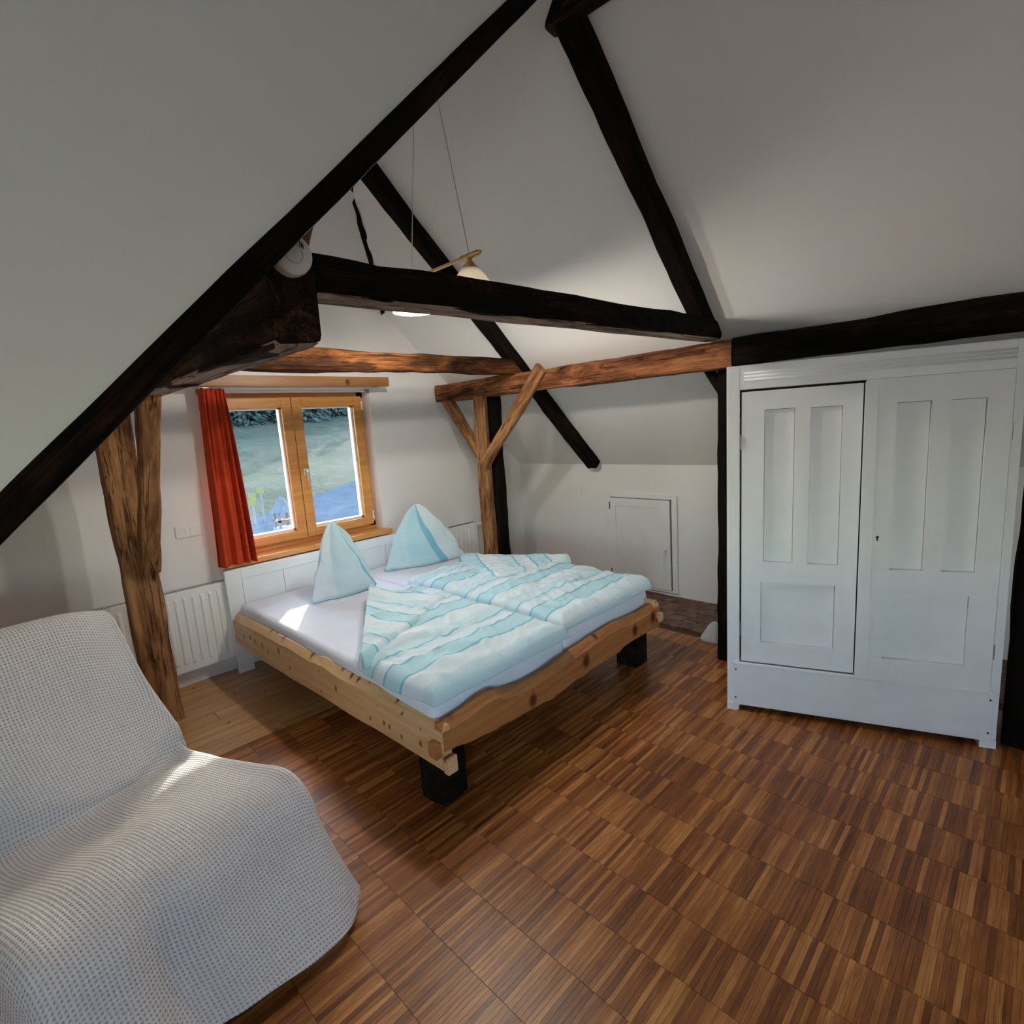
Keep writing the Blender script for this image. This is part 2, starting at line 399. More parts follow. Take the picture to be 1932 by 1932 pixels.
struct('ceiling_dormer', MB().box((XD-.2, YB, ZD), (XR+.1, YC+.06, ZD+.15)), M_CEIL)
DY0, DY1, DZ0, DZ1 = -1.8, -.5, .82, 1.68
b_ = MB()
b_.box((XD-.2, YB, -.1), (XD, DY0, ZD)); b_.box((XD-.2, DY1, -.1), (XD, YC+.06, ZD))
b_.box((XD-.2, DY0, -.1), (XD, DY1, DZ0)); b_.box((XD-.2, DY0, DZ1), (XD, DY1, ZD))
struct('wall_dormer_front', b_, M_WALL)
b_ = MB(); BX0, BX1, BZ0, BZ1 = -1.15, -.05, .9, 1.8
b_.prism([(BX1, -.1), (XK+.1, -.1), (XK+.1, ZK+.05), (XR, ZD+.1), (BX1, ZD+.1)], 'y', YB-.12, YB)
b_.box((XD-.2, YB-.12, -.1), (BX0, YB, ZD+.1)); b_.box((BX0, YB-.12, -.1), (BX1, YB, BZ0)); b_.box((BX0, YB-.12, BZ1), (BX1, YB, ZD+.1))
struct('wall_back', b_, M_WALL)
struct('ceiling_sun_block', MB().prism([(YW+.3, 2.02), (YW+.3, 2.12), (YW+1.0, 2.02), (YW+1.0, 1.96)], 'x', -1.0, 5.5), M_CEIL)  # unseen overhang, added to keep the sun off the chair
w2 = MB()
for a, b in (((XD-.1, DY0, DZ0), (XD-.04, DY0+.07, DZ1)), ((XD-.1, DY1-.07, DZ0), (XD-.04, DY1, DZ1)), ((XD-.1, DY0, DZ0), (XD-.04, DY1, DZ0+.07)),
             ((XD-.1, DY0, DZ1-.07), (XD-.04, DY1, DZ1)), ((XD-.1, (DY0+DY1)/2-.05, DZ0), (XD-.04, (DY0+DY1)/2+.05, DZ1))): w2.box(a, b)
w2 = struct('window_2', w2, M_LARCH)
box_ob('glass_pane', (XD-.08, DY0+.05, DZ0+.05), (XD-.072, DY1-.05, DZ1-.05), M_GLASS, w2)
w3 = MB()
for a, b in (((BX0, YB-.1, BZ0), (BX0+.07, YB-.04, BZ1)), ((BX1-.07, YB-.1, BZ0), (BX1, YB-.04, BZ1)), ((BX0, YB-.1, BZ0), (BX1, YB-.04, BZ0+.07)), ((BX0, YB-.1, BZ1-.07), (BX1, YB-.04, BZ1)), (((BX0+BX1)/2-.045, YB-.1, BZ0), ((BX0+BX1)/2+.045, YB-.04, BZ1))): w3.box(a, b)
w3 = struct('window_back_added', w3, M_LARCH)  # unseen window, added to let fill light reach the gable wall
box_ob('glass_pane', (BX0+.05, YB-.08, BZ0+.05), (BX1-.05, YB-.072, BZ1-.05), M_GLASS, w3)
struct('baseboard_gable', MB().box((-.6, YW-.022, 0), (XK, YW+.01, .14)), M_WHITE)

# ------------------------------------------------------------------ floor
fl = struct('floor', MB().box((XD-.2, YB, -.15), (XK+.1, YW+.1, -.0125)), M_FGAP)
SW, SL = .016, .19
YPL = 2.945                              # where the plank floor begins
XBL = 3.56                               # where the rough block border begins
smesh = mesh('parquet_strip', *(lambda m: (m.v, m.f))(MB().box((-SL/2+.0007, -SW/2+.0002, -.012), (SL/2-.0007, SW/2-.0002, 0))), M_PARQ)
bm = bmesh.new(); bm.from_mesh(smesh)
bmesh.ops.bevel(bm, geom=[e for e in bm.edges if all(v.co.z > -.001 for v in e.verts)], offset=.0003, segments=1, affect='EDGES'); bm.to_mesh(smesh); bm.free()
strips = []
row = 0
for row in range(-9, 19):
    x = .05+(row+.5)*SL
    if x > XBL: break
    for j in range(int((YB)/SW)-2, int(YPL/SW)+1):
        y = (j+.5)*SW-row*.0057
        y = y-0  # strips follow the same row offset as the material's colour cells
        if y < YB or y > YPL-SW/2: continue
        strips.append((x, y))
def rank(s):
    x, y = s
    u, v, z = project((x, y, 0))
    if z < .3 or not (0 < u < 1932 and 0 < v < 1932): return 1e9
    if x < .72 and y > 1.35-.0*x: return 1e9
    return z
order = sorted(strips, key=rank)
near = order[:300]; rest = order[300:]
for x, y in near:
    o = bpy.data.objects.new('parquet_strip', smesh); COL.objects.link(o); o.parent = fl
    o.location = (x, y, random.uniform(-.0003, 0))
V = []; F = []
for x, y in rest:
    z = random.uniform(-.0003, 0); n = len(V)
    a, b = SL/2-.0007, SW/2-.0002
    V += [(x-a, y-b, z), (x+a, y-b, z), (x+a, y+b, z), (x-a, y+b, z), (x-a, y-b, -.012), (x+a, y-b, -.012), (x+a, y+b, -.012), (x-a, y+b, -.012)]
    F += [(n, n+1, n+2, n+3), (n, n+4, n+5, n+1), (n+1, n+5, n+6, n+2), (n+2, n+6, n+7, n+3), (n+3, n+7, n+4, n)]
tag(obj('parquet_field', mesh('parquet_field', V, F, M_PARQ), fl), kind='stuff')
# pine planks along the gable wall
y = YPL+.004; k = 0
while y < YW-.02:
    w = min([.135, .118, .14, .128, .15][k % 5], YW-y)
    x = -.6
    cuts = [[1.02, 2.6], [.55, 2.1], [1.75], [.8, 2.9], [1.3, 2.4]][k % 5]+[XBL+.0]
    for cx in cuts:
        me = MB().box((-(cx-x)/2+.0012, -w/2+.0014, -.012), ((cx-x)/2-.0012, w/2-.0014, .001)).build('floor_plank', M_PLANK, fl, bevel=.0012)
        me.location = ((x+cx)/2, y+w/2, 0); x = cx
    y += w; k += 1
# rough wood blocks along the right knee wall
x = XBL+.002; k = 0
bmeshes = {}
while x < XK-.01:
    w = min([.062, .05, .07, .056][k % 4], XK-x); y = -.4+.04*(k % 3)
    while y < YW:
        L = [.12, .17, .095, .14][random.randrange(4)]
        if y+L > 1.25 and y < 2.7:
            key = (round(w, 3), L)
            if key not in bmeshes:
                t = MB().box((-w/2+.002, -L/2+.002, -.012), (w/2-.002, L/2-.002, .001)).build('floor_block', M_BLOCK, fl, bevel=.002); bmeshes[key] = t.data
            else: t = obj('floor_block', bmeshes[key], fl)
            t.location = (x+w/2, y+L/2, random.uniform(-.002, .002))
        y += L
    x += w; k += 1
rb = MB()
rb.box((XBL, YB, -.012), (XK, 1.25, 0)); rb.box((XBL, 2.82, -.012), (XK, YW, 0))
tag(rb.build('floor_block_border', M_BLOCK, fl), kind='stuff')

# ------------------------------------------------------------------ timber frame
def beam(name, p0, p1, w, h, mat, label, cat, up=(0, 0, 1), seed=0, rough=.006, taper=(1, 1), chamfer=.018, group=None, endcut=0., bulge=None):
    """hewn beam from p0 to p1 (centre line); w across, h along `up`"""
    p0, p1 = Vector(p0), Vector(p1); d = p1-p0; L = d.length; d.normalize()
    side = Vector(up).cross(d).normalized(); upv = d.cross(side).normalized()
    n = max(6, int(L/.07)); V = []; F = []
    c = chamfer; ring = []
    for sx, sz in ((1, 1), (-1, 1), (-1, -1), (1, -1)):
        hx, hz = w/2, h/2
        pts = [(sx*hx, sz*(hz-c)), (sx*(hx-c*.3), sz*(hz-c*.3)), (sx*(hx-c), sz*hz)]
        if sx*sz < 0: pts = pts[::-1]
        ring += pts
        nx = {(1, 1): (0, 1), (-1, 1): (-1, 0), (-1, -1): (0, -1), (1, -1): (1, 0)}[(sx, sz)]
        ring.append((nx[0]*hx, nx[1]*hz))
    m = len(ring)
    for i in range(n+1):
        t = i/n; x = t*L; k = taper[0]+(taper[1]-taper[0])*t
        for q, (a, b) in enumerate(ring):
            r = rough
            dy = nz(x*2.3+seed*9.1, a*9+seed, b*9)*r*1.7+nz(x*8+seed*3, a*20, b*20+seed)*r*.9
            dz = nz(x*2.1-seed*7.3, b*9, a*9+seed+4)*r*1.7+nz(x*7+seed*5, b*20, a*20+2)*r*.9
            g = 1.
            if bulge and b > 0: g += bulge[1]*exp(-((t-bulge[0])/bulge[2])**2)
            xx = x+(endcut*b/h if i == n else 0)
            V.append((xx, a*k+dy, b*k*g+dz))
    for i in range(n):
        for q in range(m): F.append((i*m+q, i*m+(q+1) % m, (i+1)*m+(q+1) % m, (i+1)*m+q))
    F += [tuple(range(m))[::-1], tuple(range(n*m, n*m+m))]
    me = mesh(name, V, F, mat)
    bm = bmesh.new(); bm.from_mesh(me); bmesh.ops.recalc_face_normals(bm, faces=bm.faces); bm.to_mesh(me); bm.free()
    o = obj(name, me)
    Mx = Matrix((d, side, upv)).transposed().to_4x4(); Mx.translation = p0; o.matrix_world = Mx
    return tag(o, label, cat, group)

PX = 3.175
beam('purlin', (PX, 4.02, 1.905), (PX, 1.30, 1.905), .15, .15, M_BPUR2, 'orange-brown hewn roof purlin with dark streaks resting on the braced post', 'beam', seed=1)
beam('purlin', (PX, 1.298, 1.908), (PX, YB+.02, 1.915), .15, .15, M_BDARK, 'near-black roof purlin running above the white wardrobe', 'beam', seed=2)
PUR3 = beam('purlin', (.655, 1.40, 1.935), (.655, 4.0, 1.935), .13, .19, M_BPUR, 'heavy brown purlin with split underside carrying the smoke detector', 'beam', seed=3, rough=.009)
TIE1 = beam('tie_beam', (.725, 1.47, 2.032), (3.24, 1.47, 2.06), .10, .115, M_BDARK, 'black tie beam spanning the room between smoke detector and wardrobe', 'beam', seed=4, rough=.007)
beam('tie_beam', (.73, 3.03, 2.03), (3.22, 3.03, 2.03), .10, .12, M_BTIE, 'scorched orange tie beam crossing the room in front of the window', 'beam', seed=5, rough=.008)
def lit(o, L, w, h, seed):  # thin pale slab below a beam; its colour stands for bounced light
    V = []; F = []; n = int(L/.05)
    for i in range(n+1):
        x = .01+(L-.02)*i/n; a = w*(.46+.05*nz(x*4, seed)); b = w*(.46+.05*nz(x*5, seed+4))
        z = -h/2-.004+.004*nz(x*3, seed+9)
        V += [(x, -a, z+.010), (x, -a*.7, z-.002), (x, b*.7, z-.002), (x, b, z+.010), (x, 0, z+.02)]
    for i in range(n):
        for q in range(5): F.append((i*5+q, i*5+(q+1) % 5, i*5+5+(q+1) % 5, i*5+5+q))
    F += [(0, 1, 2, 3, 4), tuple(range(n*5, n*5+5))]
    c = MB().add(V, F).build('lit_underside', M_LIT, o); c['label'] = 'pale worn underside, bounced light put into its colour'; return c
lit(PUR3, 2.6, .13, .19, 2); lit(TIE1, 2.5, .10, .115, 5)
# right rafters
nr = Vector((PR, 0, 1)).normalized()
def rafter(y, xa, xb, w, h, mat, label, seed, **k):
    a = Vector((xa, y, zr(xa)))-nr*(h/2-.012); b = Vector((xb, y, zr(xb)))-nr*(h/2-.012)
    return beam('rafter', a, b, w, h, mat, label, 'beam', up=nr, seed=seed, **k)
rafter(1.475, XR+.08, 3.17, .11, .09, M_BDARK, 'black rafter rising from the wardrobe end of the tie beam to the ridge', 6, bulge=(.13, .0, .05))
rafter(3.03, XR+.06, 4.15, .11, .10, M_BDARK, 'long dark rafter ending just above the plaster knee wall', 7)
# left rafter, seen on the cheek wall
nl = Vector((-LP, 0, 1)).normalized()
a = Vector((-.6, YC+.05, zl(-.6))); b = Vector((XR-.08, YC+.05, zl(XR-.08)))
beam('rafter', a+nl*.026, b+nl*.026, .12, .056, M_BDARK, 'straight black rafter along the lower edge of the pale dormer wall', 'beam', up=nl, seed=8, rough=.002, chamfer=.006)
# strut between tie beam and left rafter
beam('strut', (.715, 1.50, 2.085), (.775, 1.52, 2.24), .07, .06, M_BMID, 'short brown strut between tie beam and black rafter', 'beam', up=(1, 0, 0), seed=9)
# hip rafter, mostly plastered in
hp = [(2.03, 3.30, 3.17), (2.65, 4.045, 2.585)]
hA, hB = Vector(hp[0]), Vector(hp[1])
beam('hip_rafter', hA+Vector((-.006, -.006, -.004)), hB+Vector((-.012, -.012, -.004)), .030, .022, M_BDARK, 'thin crooked strip of dark hip rafter showing through the plaster', 'beam', seed=11, rough=.024, chamfer=.004)
# ridge piece over the dormer
beam('ridge_beam', (1.95, YB+.02, 3.20), (1.95, 1.52, 3.20), .09, .10, M_BPUR, 'brown ridge beam with a slanted end above the rafter', 'beam', seed=12, endcut=-.08)
# right braced post
beam('post', (3.135, 3.46, 0), (3.135, 3.46, 1.835), .135, .075, M_BPOST, 'slender brown post with two braces behind the bed', 'post', up=(1, 0, 0), seed=13, rough=.008)
beam('post', (3.235, 3.425, 0), (3.235, 3.425, 1.835), .13, .115, M_BDARK, 'black post paired with the slender brown one behind the bed', 'post', up=(1, 0, 0), seed=23, rough=.009)
beam('brace', (3.15, 3.91, 1.845), (3.15, 3.50, 1.33), .075, .085, M_BPOST, 'short brace between the window end of the purlin and the post', 'brace', seed=14, up=(0, 1, 0), group=None)
beam('brace', (3.085, 2.70, 1.985), (3.105, 3.42, 1.26), .055, .10, M_BPOST, 'long diagonal brace lapped over the face of the orange purlin', 'brace', seed=15, up=(0, 1, 0))
beam('post', (3.27, 1.375, 0), (3.27, 1.375, 1.84), .13, .12, M_BDARK, 'narrow black post standing against the side of the wardrobe nearer the hatch', 'post', up=(1, 0, 0), seed=16)
beam('brace', (3.25, 1.50, 1.84), (3.25, 1.42, 1.70), .05, .06, M_BDARK, 'small black brace tucked between wardrobe post and purlin', 'brace', up=(0, 1, 0), seed=17)
beam('post', (3.20, -.012, 0), (3.20, -.012, 1.84), .16, .16, M_BDARK, 'dark post at the side of the wardrobe away from the hatch', 'post', up=(1, 0, 0), seed=18)
# left post and brace
beam('post', (.585, 3.62, 0), (.585, 3.62, 1.86), .145, .165, M_BPOST, 'thick brown post with a knot standing in front of the radiator', 'post', up=(1, 0, 0), seed=19, rough=.008, chamfer=.014)
beam('brace', (.635, 2.93, 1.885), (.625, 3.56, .93), .09, .105, M_BPOST, 'stout brown brace pegged onto the post beside the red curtain', 'brace', up=(0, 1, 0), seed=20, chamfer=.012)

# ------------------------------------------------------------------ window
win = MB()
YF0, YF1 = 4.17, 4.25
for a, b in (((WX0, YF0, .80), (WX0+.055, YF1, 1.94)), ((WX1-.055, YF0, .80), (WX1, YF1, 1.94)), ((WX0, YF0, .775), (WX1, YF1, .835)), ((WX0, YF0, 1.895), (WX1, YF1, 1.94))): win.box(a, b)
win = win.build('window_1', M_LARCH); win['kind'] = 'structure'
def sash(x0, x1, label):
    z0, z1 = .818, 1.905; g = .075; s = MB()
    for a, b in (((x0, 4.135, z0), (x0+g, 4.205, z1)), ((x1-g, 4.135, z0), (x1, 4.205, z1)), ((x0+g, 4.135, z0), (x1-g, 4.205, z0+g-.01)), ((x0+g, 4.135, z1-g), (x1-g, 4.205, z1))): s.box(a, b)
    o = s.build('sash', M_LARCH, win, bevel=.004)
    s = MB()
    for a, b in (((x0+g, 4.17, z0+g-.01), (x0+g+.012, 4.215, z1-g)), ((x1-g-.012, 4.17, z0+g-.01), (x1-g, 4.215, z1-g)), ((x0+g, 4.17, z0+g-.01), (x1-g, 4.215, z0+g+.008)), ((x0+g, 4.17, z1-g-.012), (x1-g, 4.215, z1-g))): s.box(a, b)
    s.build('glazing_bead', M_RAD, o)
    box_ob('glass_pane', (x0+g, 4.188, z0+g-.01), (x1-g, 4.194, z1-g), M_GLASS, o)
    return o
sl = sash(WX0+.035, 1.806, ''); sr = sash(1.812, WX1-.035, '')
hd = MB().box((1.835, 4.122, 1.30), (1.862, 4.136, 1.365)); hd.tube([(1.849, 4.13, 1.345), (1.849, 4.085, 1.345)], .008, 10); hd.tube([(1.849, 4.088, 1.347), (1.851, 4.083, 1.33), (1.853, 4.083, 1.235)], [.009, .009, .007], 10)
hd.build('window_handle', M_CHROME, sr, bevel=.0015)
for z in (1.83, .90):
    MB().tube([(WX1-.036, 4.13, z-.035), (WX1-.036, 4.13, z+.035)], .007, 8).build('hinge', M_PLAST, sr)
sill = MB().box((WX0-.03, 3.965, .738), (WX1+.035, 4.17, .776)).build('window_sill', M_LARCH, win, bevel=.004)

# pelmet board, bracket, curtain
pel = MB().box((-.72, -.018, -.036), (.72, .018, .036)).build('pelmet_board', M_PELM, bevel=.003); pel.location = (1.81, 3.895, 2.0)
tag(pel, 'plain pine pelmet board mounted above the window', 'pelmet')
for x in (1.14, 2.40):
    t = MB(); t.box((x, 3.913, 1.955), (x+.04, 4.05, 1.959)); t.box((x, 4.046, 1.925), (x+.04, 4.0502, 1.959))
    t.box((x, 3.909, 1.955), (x+.04, 3.913, 1.99))
    for zz in (1.938,): t.lathe([(.006, 0), (.006, .003)], M=Matrix.Translation((x+.02, 4.045, zz)) @ Matrix.Rotation(pi/2, 4, 'X'))
    o = t.build('bracket', M_STEEL); o.parent = pel; o.matrix_parent_inverse = pel.matrix_basis.inverted()
rail = MB().tube([(1.13, 3.945, 1.957), (2.45, 3.945, 1.957)], .007, 8).build('curtain_track', M_PLAST); rail.parent = pel; rail.matrix_parent_inverse = pel.matrix_basis.inverted()
def curt(u, v):
    x0 = 1.125+(1.085-1.125)*v; x1 = 1.285+(1.325-1.285)*v**.8
    am = (.014+.016*v)*(1+.5*sin(u*7+1))
    ph = 2*pi*(u*3.6+.22*sin(u*6.3+.8*v)+.05*sin(v*5))
    y = 3.945+am*sin(ph)+.008*sin(ph*2+3*v)+.006*nz(u*4, v*3)
    x = x0+(x1-x0)*(u+.018*cos(ph))
    return (x, y, 1.955-(1.955-.762)*v)
cm = grid_mesh('curtain', curt, 110, 70, M_RED)
cu = obj('curtain', cm); md = cu.modifiers.new('thickness', 'SOLIDIFY'); md.thickness = .003
tag(cu, 'terracotta red curtain hanging pleated beside the window', 'curtain')
hem = grid_mesh('hem', lambda u, v: (lambda p: (p[0], p[1]-.0035, p[2]))(curt(u, .905+.004*v)), 110, 1, simple('curtain_stitch', (.33, .035, .012), .9))
h_o = obj('hem', hem, cu); md = h_o.modifiers.new('thickness', 'SOLIDIFY'); md.thickness = .002

# ------------------------------------------------------------------ wall fittings
so = empty('wall_socket', (.962, YW, 1.036), label='double white socket and switch plate on the wall beside the curtain', cat='socket')
box_ob('frame_plate', (-.075, -.008, -.041), (.075, 0, .041), M_PLAST, so, .003)
t = MB().lathe([(.024, 0), (.024, .0035), (.021, .004), (.019, .0018), (.001, .0018)], M=Matrix.Translation((-.034, -.0075, 0)) @ Matrix.Rotation(pi/2, 4, 'X')); t.build('socket_insert', M_PLAST, so)
t = MB()
for dx in (-.008, .008): t.lathe([(.0022, 0), (.0022, .003)], M=Matrix.Translation((-.034+dx, -.0095, 0)) @ Matrix.Rotation(pi/2, 4, 'X'), n=10)
t.build('contact_holes', M_GREY, so)
box_ob('rocker', (.011, -.011, -.027), (.063, -.007, .027), M_PLAST, so, .002)
s2 = empty('wall_socket', (XK, 3.225, .914), -pi/2, label='single white socket on the knee wall above the hatch', cat='socket')
s2.rotation_euler = (0, 0, pi/2+pi)
box_ob('frame_plate', (-.040, -.009, -.040), (.040, 0, .040), M_PLAST, s2, .003)
MB().lathe([(.026, 0), (.026, .005), (.022, .005), (.02, .0022), (.001, .0022)], M=Matrix.Translation((0, -.0085, 0)) @ Matrix.Rotation(pi/2, 4, 'X')).build('socket_insert', M_PLAST, s2)
t = MB()
for dx in (-.008, .008): t.lathe([(.0022, 0), (.0022, .003)], M=Matrix.Translation((dx, -.0095, 0)) @ Matrix.Rotation(pi/2, 4, 'X'), n=10)
t.build('contact_holes', M_GREY, s2)

def radiator(x0, x1, label, valve=None):
    y0, y1, z0, z1 = 3.955, 4.03, .115, .662
    r = empty('radiator', ((x0+x1)/2, (y0+y1)/2, z0), label=label, cat='radiator')
    def put(mb, n, m, **k):
        o = mb.build(n, m, **k); o.parent = r; o.matrix_parent_inverse = Matrix.Translation(r.location).inverted(); return o
    put(MB().box((x0, y0, z0), (x1, y1, z1)), 'body', M_RAD, bevel=.006)
    n = int((x1-x0-.05)/.05)
    ribm = None
    for i in range(n):
        x = x0+.03+(i+.5)*(x1-x0-.06)/n
        if ribm is None:
            w = .012
            V = [(-w, 0, .05), (w, 0, .05), (w*.5, -.006, .065), (-w*.5, -.006, .065), (-w, 0, .505), (w, 0, .505), (w*.5, -.006, .49), (-w*.5, -.006, .49)]
            ribm = mesh('rib', V, [(0, 1, 2, 3), (3, 2, 6, 7), (7, 6, 5, 4), (0, 3, 7, 4), (1, 5, 6, 2)], M_RAD)
        o = obj('rib', ribm, r); o.location = (x-r.location.x, y0-r.location.y, 0)
    g = MB()
    k = int((x1-x0)/.012)
    for i in range(k): g.box((x0+.008+i*(x1-x0-.016)/k, y0+.012, z1-.002), (x0+.008+i*(x1-x0-.016)/k+.004, y1-.012, z1+.003))
    put(g, 'top_grille', simple('grille_grey', (.2, .2, .2), .6))
    for z in (z0+.03, ): [put(MB().box((xx, y1, z), (xx+.04, YW-.001, z+.4)), 'wall_bracket', M_RAD) for xx in (x0+.2, x1-.24)]
    if valve:
        put(MB().tube([(x1, 3.99, z1-.03), (x1+.03, 3.99, z1-.03)], .008).tube([(x1+.028, 3.99, z1-.03), (x1+.085, 3.985, z1-.03)], [.015, .017], 14), 'thermostat_valve', M_RAD)
    return r
radiator(.24, 1.62, 'white ribbed panel radiator standing behind the knotted post')
radiator(2.35, 3.43, 'white panel radiator with a thermostat knob beyond the headboard end', True)

# smoke detector on the left purlin's end
sdm = Matrix.Translation((.655, 1.398, 2.052)) @ Matrix.Rotation(pi/2, 4, 'X')
sm = empty('smoke_detector', (.655, 1.398, 2.052), label='round silver smoke detector fixed to the end of the purlin', cat='smoke detector')
def sput(mb, n, m, **k):
    o = mb.build(n, m, sm, **k); return o
RX = Matrix.Rotation(pi/2, 4, 'X')
M_DET = simple('detector_silver', (.62, .58, .56), .45)
sput(MB().lathe([(.052, 0), (.052, .012), (.050, .026), (.046, .030), (.0, .0305)], M=RX, n=40), 'housing', M_DET, smooth=False)
t = MB().lathe([(.0235, .030), (.0235, .0315), (.0225, .0315), (.0225, .030)], M=RX, n=32); sput(t, 'test_button_ring', simple('detector_groove', (.18, .17, .16), .6))
t = MB()
for i in range(3): t.box((.017+i*.004, -.0318, .018-i*.002), (.019+i*.004, -.030, .032-i*.003))
sput(t, 'sound_slots', M_BLACK)
sput(MB().lathe([(.0028, .030), (.0028, .0318)], c=(0, 0, 0), M=Matrix.Translation((-.004, 0, .036)) @ RX, n=12), 'sensor_dot', M_BLACK)

# ------------------------------------------------------------------ hatch in the knee wall
hy0, hy1, hz0, hz1 = 2.215, 2.93, .03, .895
d1 = MB()
for a, b in (((XK-.022, hy0, hz0), (XK+.03, hy0+.05, hz1)), ((XK-.022, hy1-.045, hz0), (XK+.03, hy1, hz1)), ((XK-.022, hy0+.05, hz1-.035), (XK+.03, hy1-.045, hz1)), ((XK-.022, hy0+.05, hz0), (XK+.03, hy1-.045, hz0+.02))): d1.box(a, b)
d1 = d1.build('door_1', M_WHITE, bevel=.004); d1['kind'] = 'structure'
box_ob('shadow_gap', (XK-.006, hy0+.045, hz0+.015), (XK-.001, hy1-.04, hz1-.03), M_BLACK, d1)
lf = MB(); ly0, ly1, lz0, lz1 = hy0+.062, hy1-.048, hz0+.024, hz1-.041
for a, b in (((XK-.032, ly0, lz0), (XK-.007, ly0+.085, lz1)), ((XK-.032, ly1-.055, lz0), (XK-.007, ly1, lz1)), ((XK-.032, ly0+.085, lz1-.07), (XK-.007, ly1-.055, lz1)), ((XK-.032, ly0+.085, lz0), (XK-.007, ly1-.055, lz0+.03))): lf.box(a, b)
lf = lf.build('door_leaf', M_WHITE, d1, bevel=.002)
box_ob('panel', (XK-.022, ly0+.08, lz0+.025), (XK-.010, ly1-.05, lz1-.065), M_WHITE, lf)
box_ob('kick_strip', (XK-.028, ly0+.09, lz0+.035), (XK-.021, ly1-.06, lz0+.075), M_WHITE, lf, .002)
t = MB().box((XK-.040, ly0+.028, .375), (XK-.031, ly0+.052, .445)); t.tube([(XK-.038, ly0+.04, .42), (XK-.075, ly0+.04, .42)], .007); t.tube([(XK-.072, ly0+.04, .422), (XK-.078, ly0+.045, .40), (XK-.078, ly0+.05, .305)], .008)
t.build('handle', M_PLAST, lf)
for z in (.78, .14): MB().tube([(XK-.03, ly1+.006, z-.035), (XK-.03, ly1+.006, z+.035)], .007, 8).build('hinge', simple('hinge_brass', (.2, .17, .11), .5, .6), lf)

# ------------------------------------------------------------------ bed
HL, HR, FL, FR = Vector((1.10, 3.91, 0)), Vector((3.03, 3.93, 0)), Vector((1.13, 1.62, 0)), Vector((2.95, 1.70, 0))
bed = empty('double_bed', (2.05, 2.8, 0), label='large pine double bed with live-edge rails, white headboard and black feet', cat='bed')
BINV = Matrix.Translation(bed.location).inverted()
def bput(o): o.parent = bed; o.matrix_parent_inverse = BINV; return o
FT = [(0, .437), (.131, .439), (.239, .456), (.317, .454), (.395, .42), (.519, .399), (.655, .395), (.805, .407), (.966, .415), (1.142, .423), (1.333, .425), (1.435, .413), (1.627, .402), (1.822, .409)]
FB = [(0, .322), (.054, .315), (.18, .29), (.32, .273), (.457, .262), (.642, .251), (.697, .24), (.791, .246), (.912, .257), (.96, .25), (1.039, .256), (1.223, .251), (1.322, .248), (1.38, .262), (1.48, .263), (1.619, .256), (1.822, .24)]
LT = [(0, .43), (.223, .433), (.396, .439), (.507, .450), (.673, .443), (.853, .444), (.971, .455), (1.06, .447), (1.105, .436), (1.173, .440), (1.328, .447), (1.827, .442), (2.29, .432)]
LB = [(0, .244), (.434, .241), (.721, .230), (.978, .232), (1.398, .222), (1.95, .215), (2.29, .232)]
def rail_ob(name, A, B, top, bot, inward, mat, e0, e1, tabs, label):
    """live-edge board from A to B; local x along the board, y inward, z up"""
    d = (B-A); L = d.length; d.normalize(); TH = .05; V = []; F = []; n = 90
    for i in range(n+1):
        x = -e0+(L+e0+e1)*i/n; zt, zb = interp(top, x), interp(bot, x)
        wv = .006*nz(x*7, 3)+.004*nz(x*17, 5); wb_ = .005*nz(x*6, 9)
        V += [(x, 0, zb+.012), (x, .002+wv*.3, (zb+zt)/2), (x, .000, zt-.028+wv), (x, .006, zt-.022+wv), (x, .032+wv, zt+.004), (x, TH-.003, zt+.006), (x, TH, zt-.002), (x, TH, zb+.003), (x, TH-.004, zb), (x, .018+wb_, zb+.001)]
    m = 10
    for i in range(n):
        for q in range(m): F.append((i*m+q, i*m+(q+1) % m, (i+1)*m+(q+1) % m, (i+1)*m+q))
    F += [tuple(range(m)), tuple(range(n*m, n*m+m))[::-1]]
    mb = MB().add(V, F)
    for (xa, xb, za, zb) in tabs: mb.box((xa, .001, za), (xb, TH-.001, zb))
    o = mb.build(name, mat)
    iv = Vector(inward); iv = (iv-iv.dot(d)*d).normalized()
    Mx = Matrix((d, iv, Vector((0, 0, 1)))).transposed().to_4x4(); Mx.translation = A
    o.matrix_world = Mx; bput(o)
    if label: o['label'] = label
    return o
rail_ob('foot_rail', FL, FR, FT, FB, (0, 1, 0), M_PINE_SHADE, -.012, 0, [(-.03, .0, .318, .378)], 'wavy live-edge foot board of warm pine, darkened in tone as its shaded side, with dark knots')
rail_ob('side_rail', FL, HL, LT, LB, (1, 0, 0), M_PINE, -.004, -.03, [(-.028, .0, .247, .314)], None)
rail_ob('side_rail', FR, HR, LT, LB, (-1, 0, 0), M_PINE, -.004, -.03, [(-.028, .0, .30, .35)], None)
# feet
def foot(cx, cy, a):
    t = MB(); V = []
    for z in (0, .1, .2, .30):
        for k in range(12):
            q = 2*pi*k/12+pi/4; c, s = cos(q), sin(q); r = .078/max(abs(c), abs(s))**.75*(1+.04*nz(k*1.3+cx*9, z*6))
            V.append((cx+r*cos(q+a), cy+r*sin(q+a), z))
    F = [(i*12+k, i*12+(k+1) % 12, (i+1)*12+(k+1) % 12, (i+1)*12+k) for i in range(3) for k in range(12)]+[tuple(range(12))[::-1], tuple(range(36, 48))]
    o = t.add(V, F).build('foot', M_BLKLEG); bput(o)
foot(1.262, 1.815, .1); foot(2.865, 1.86, .05)
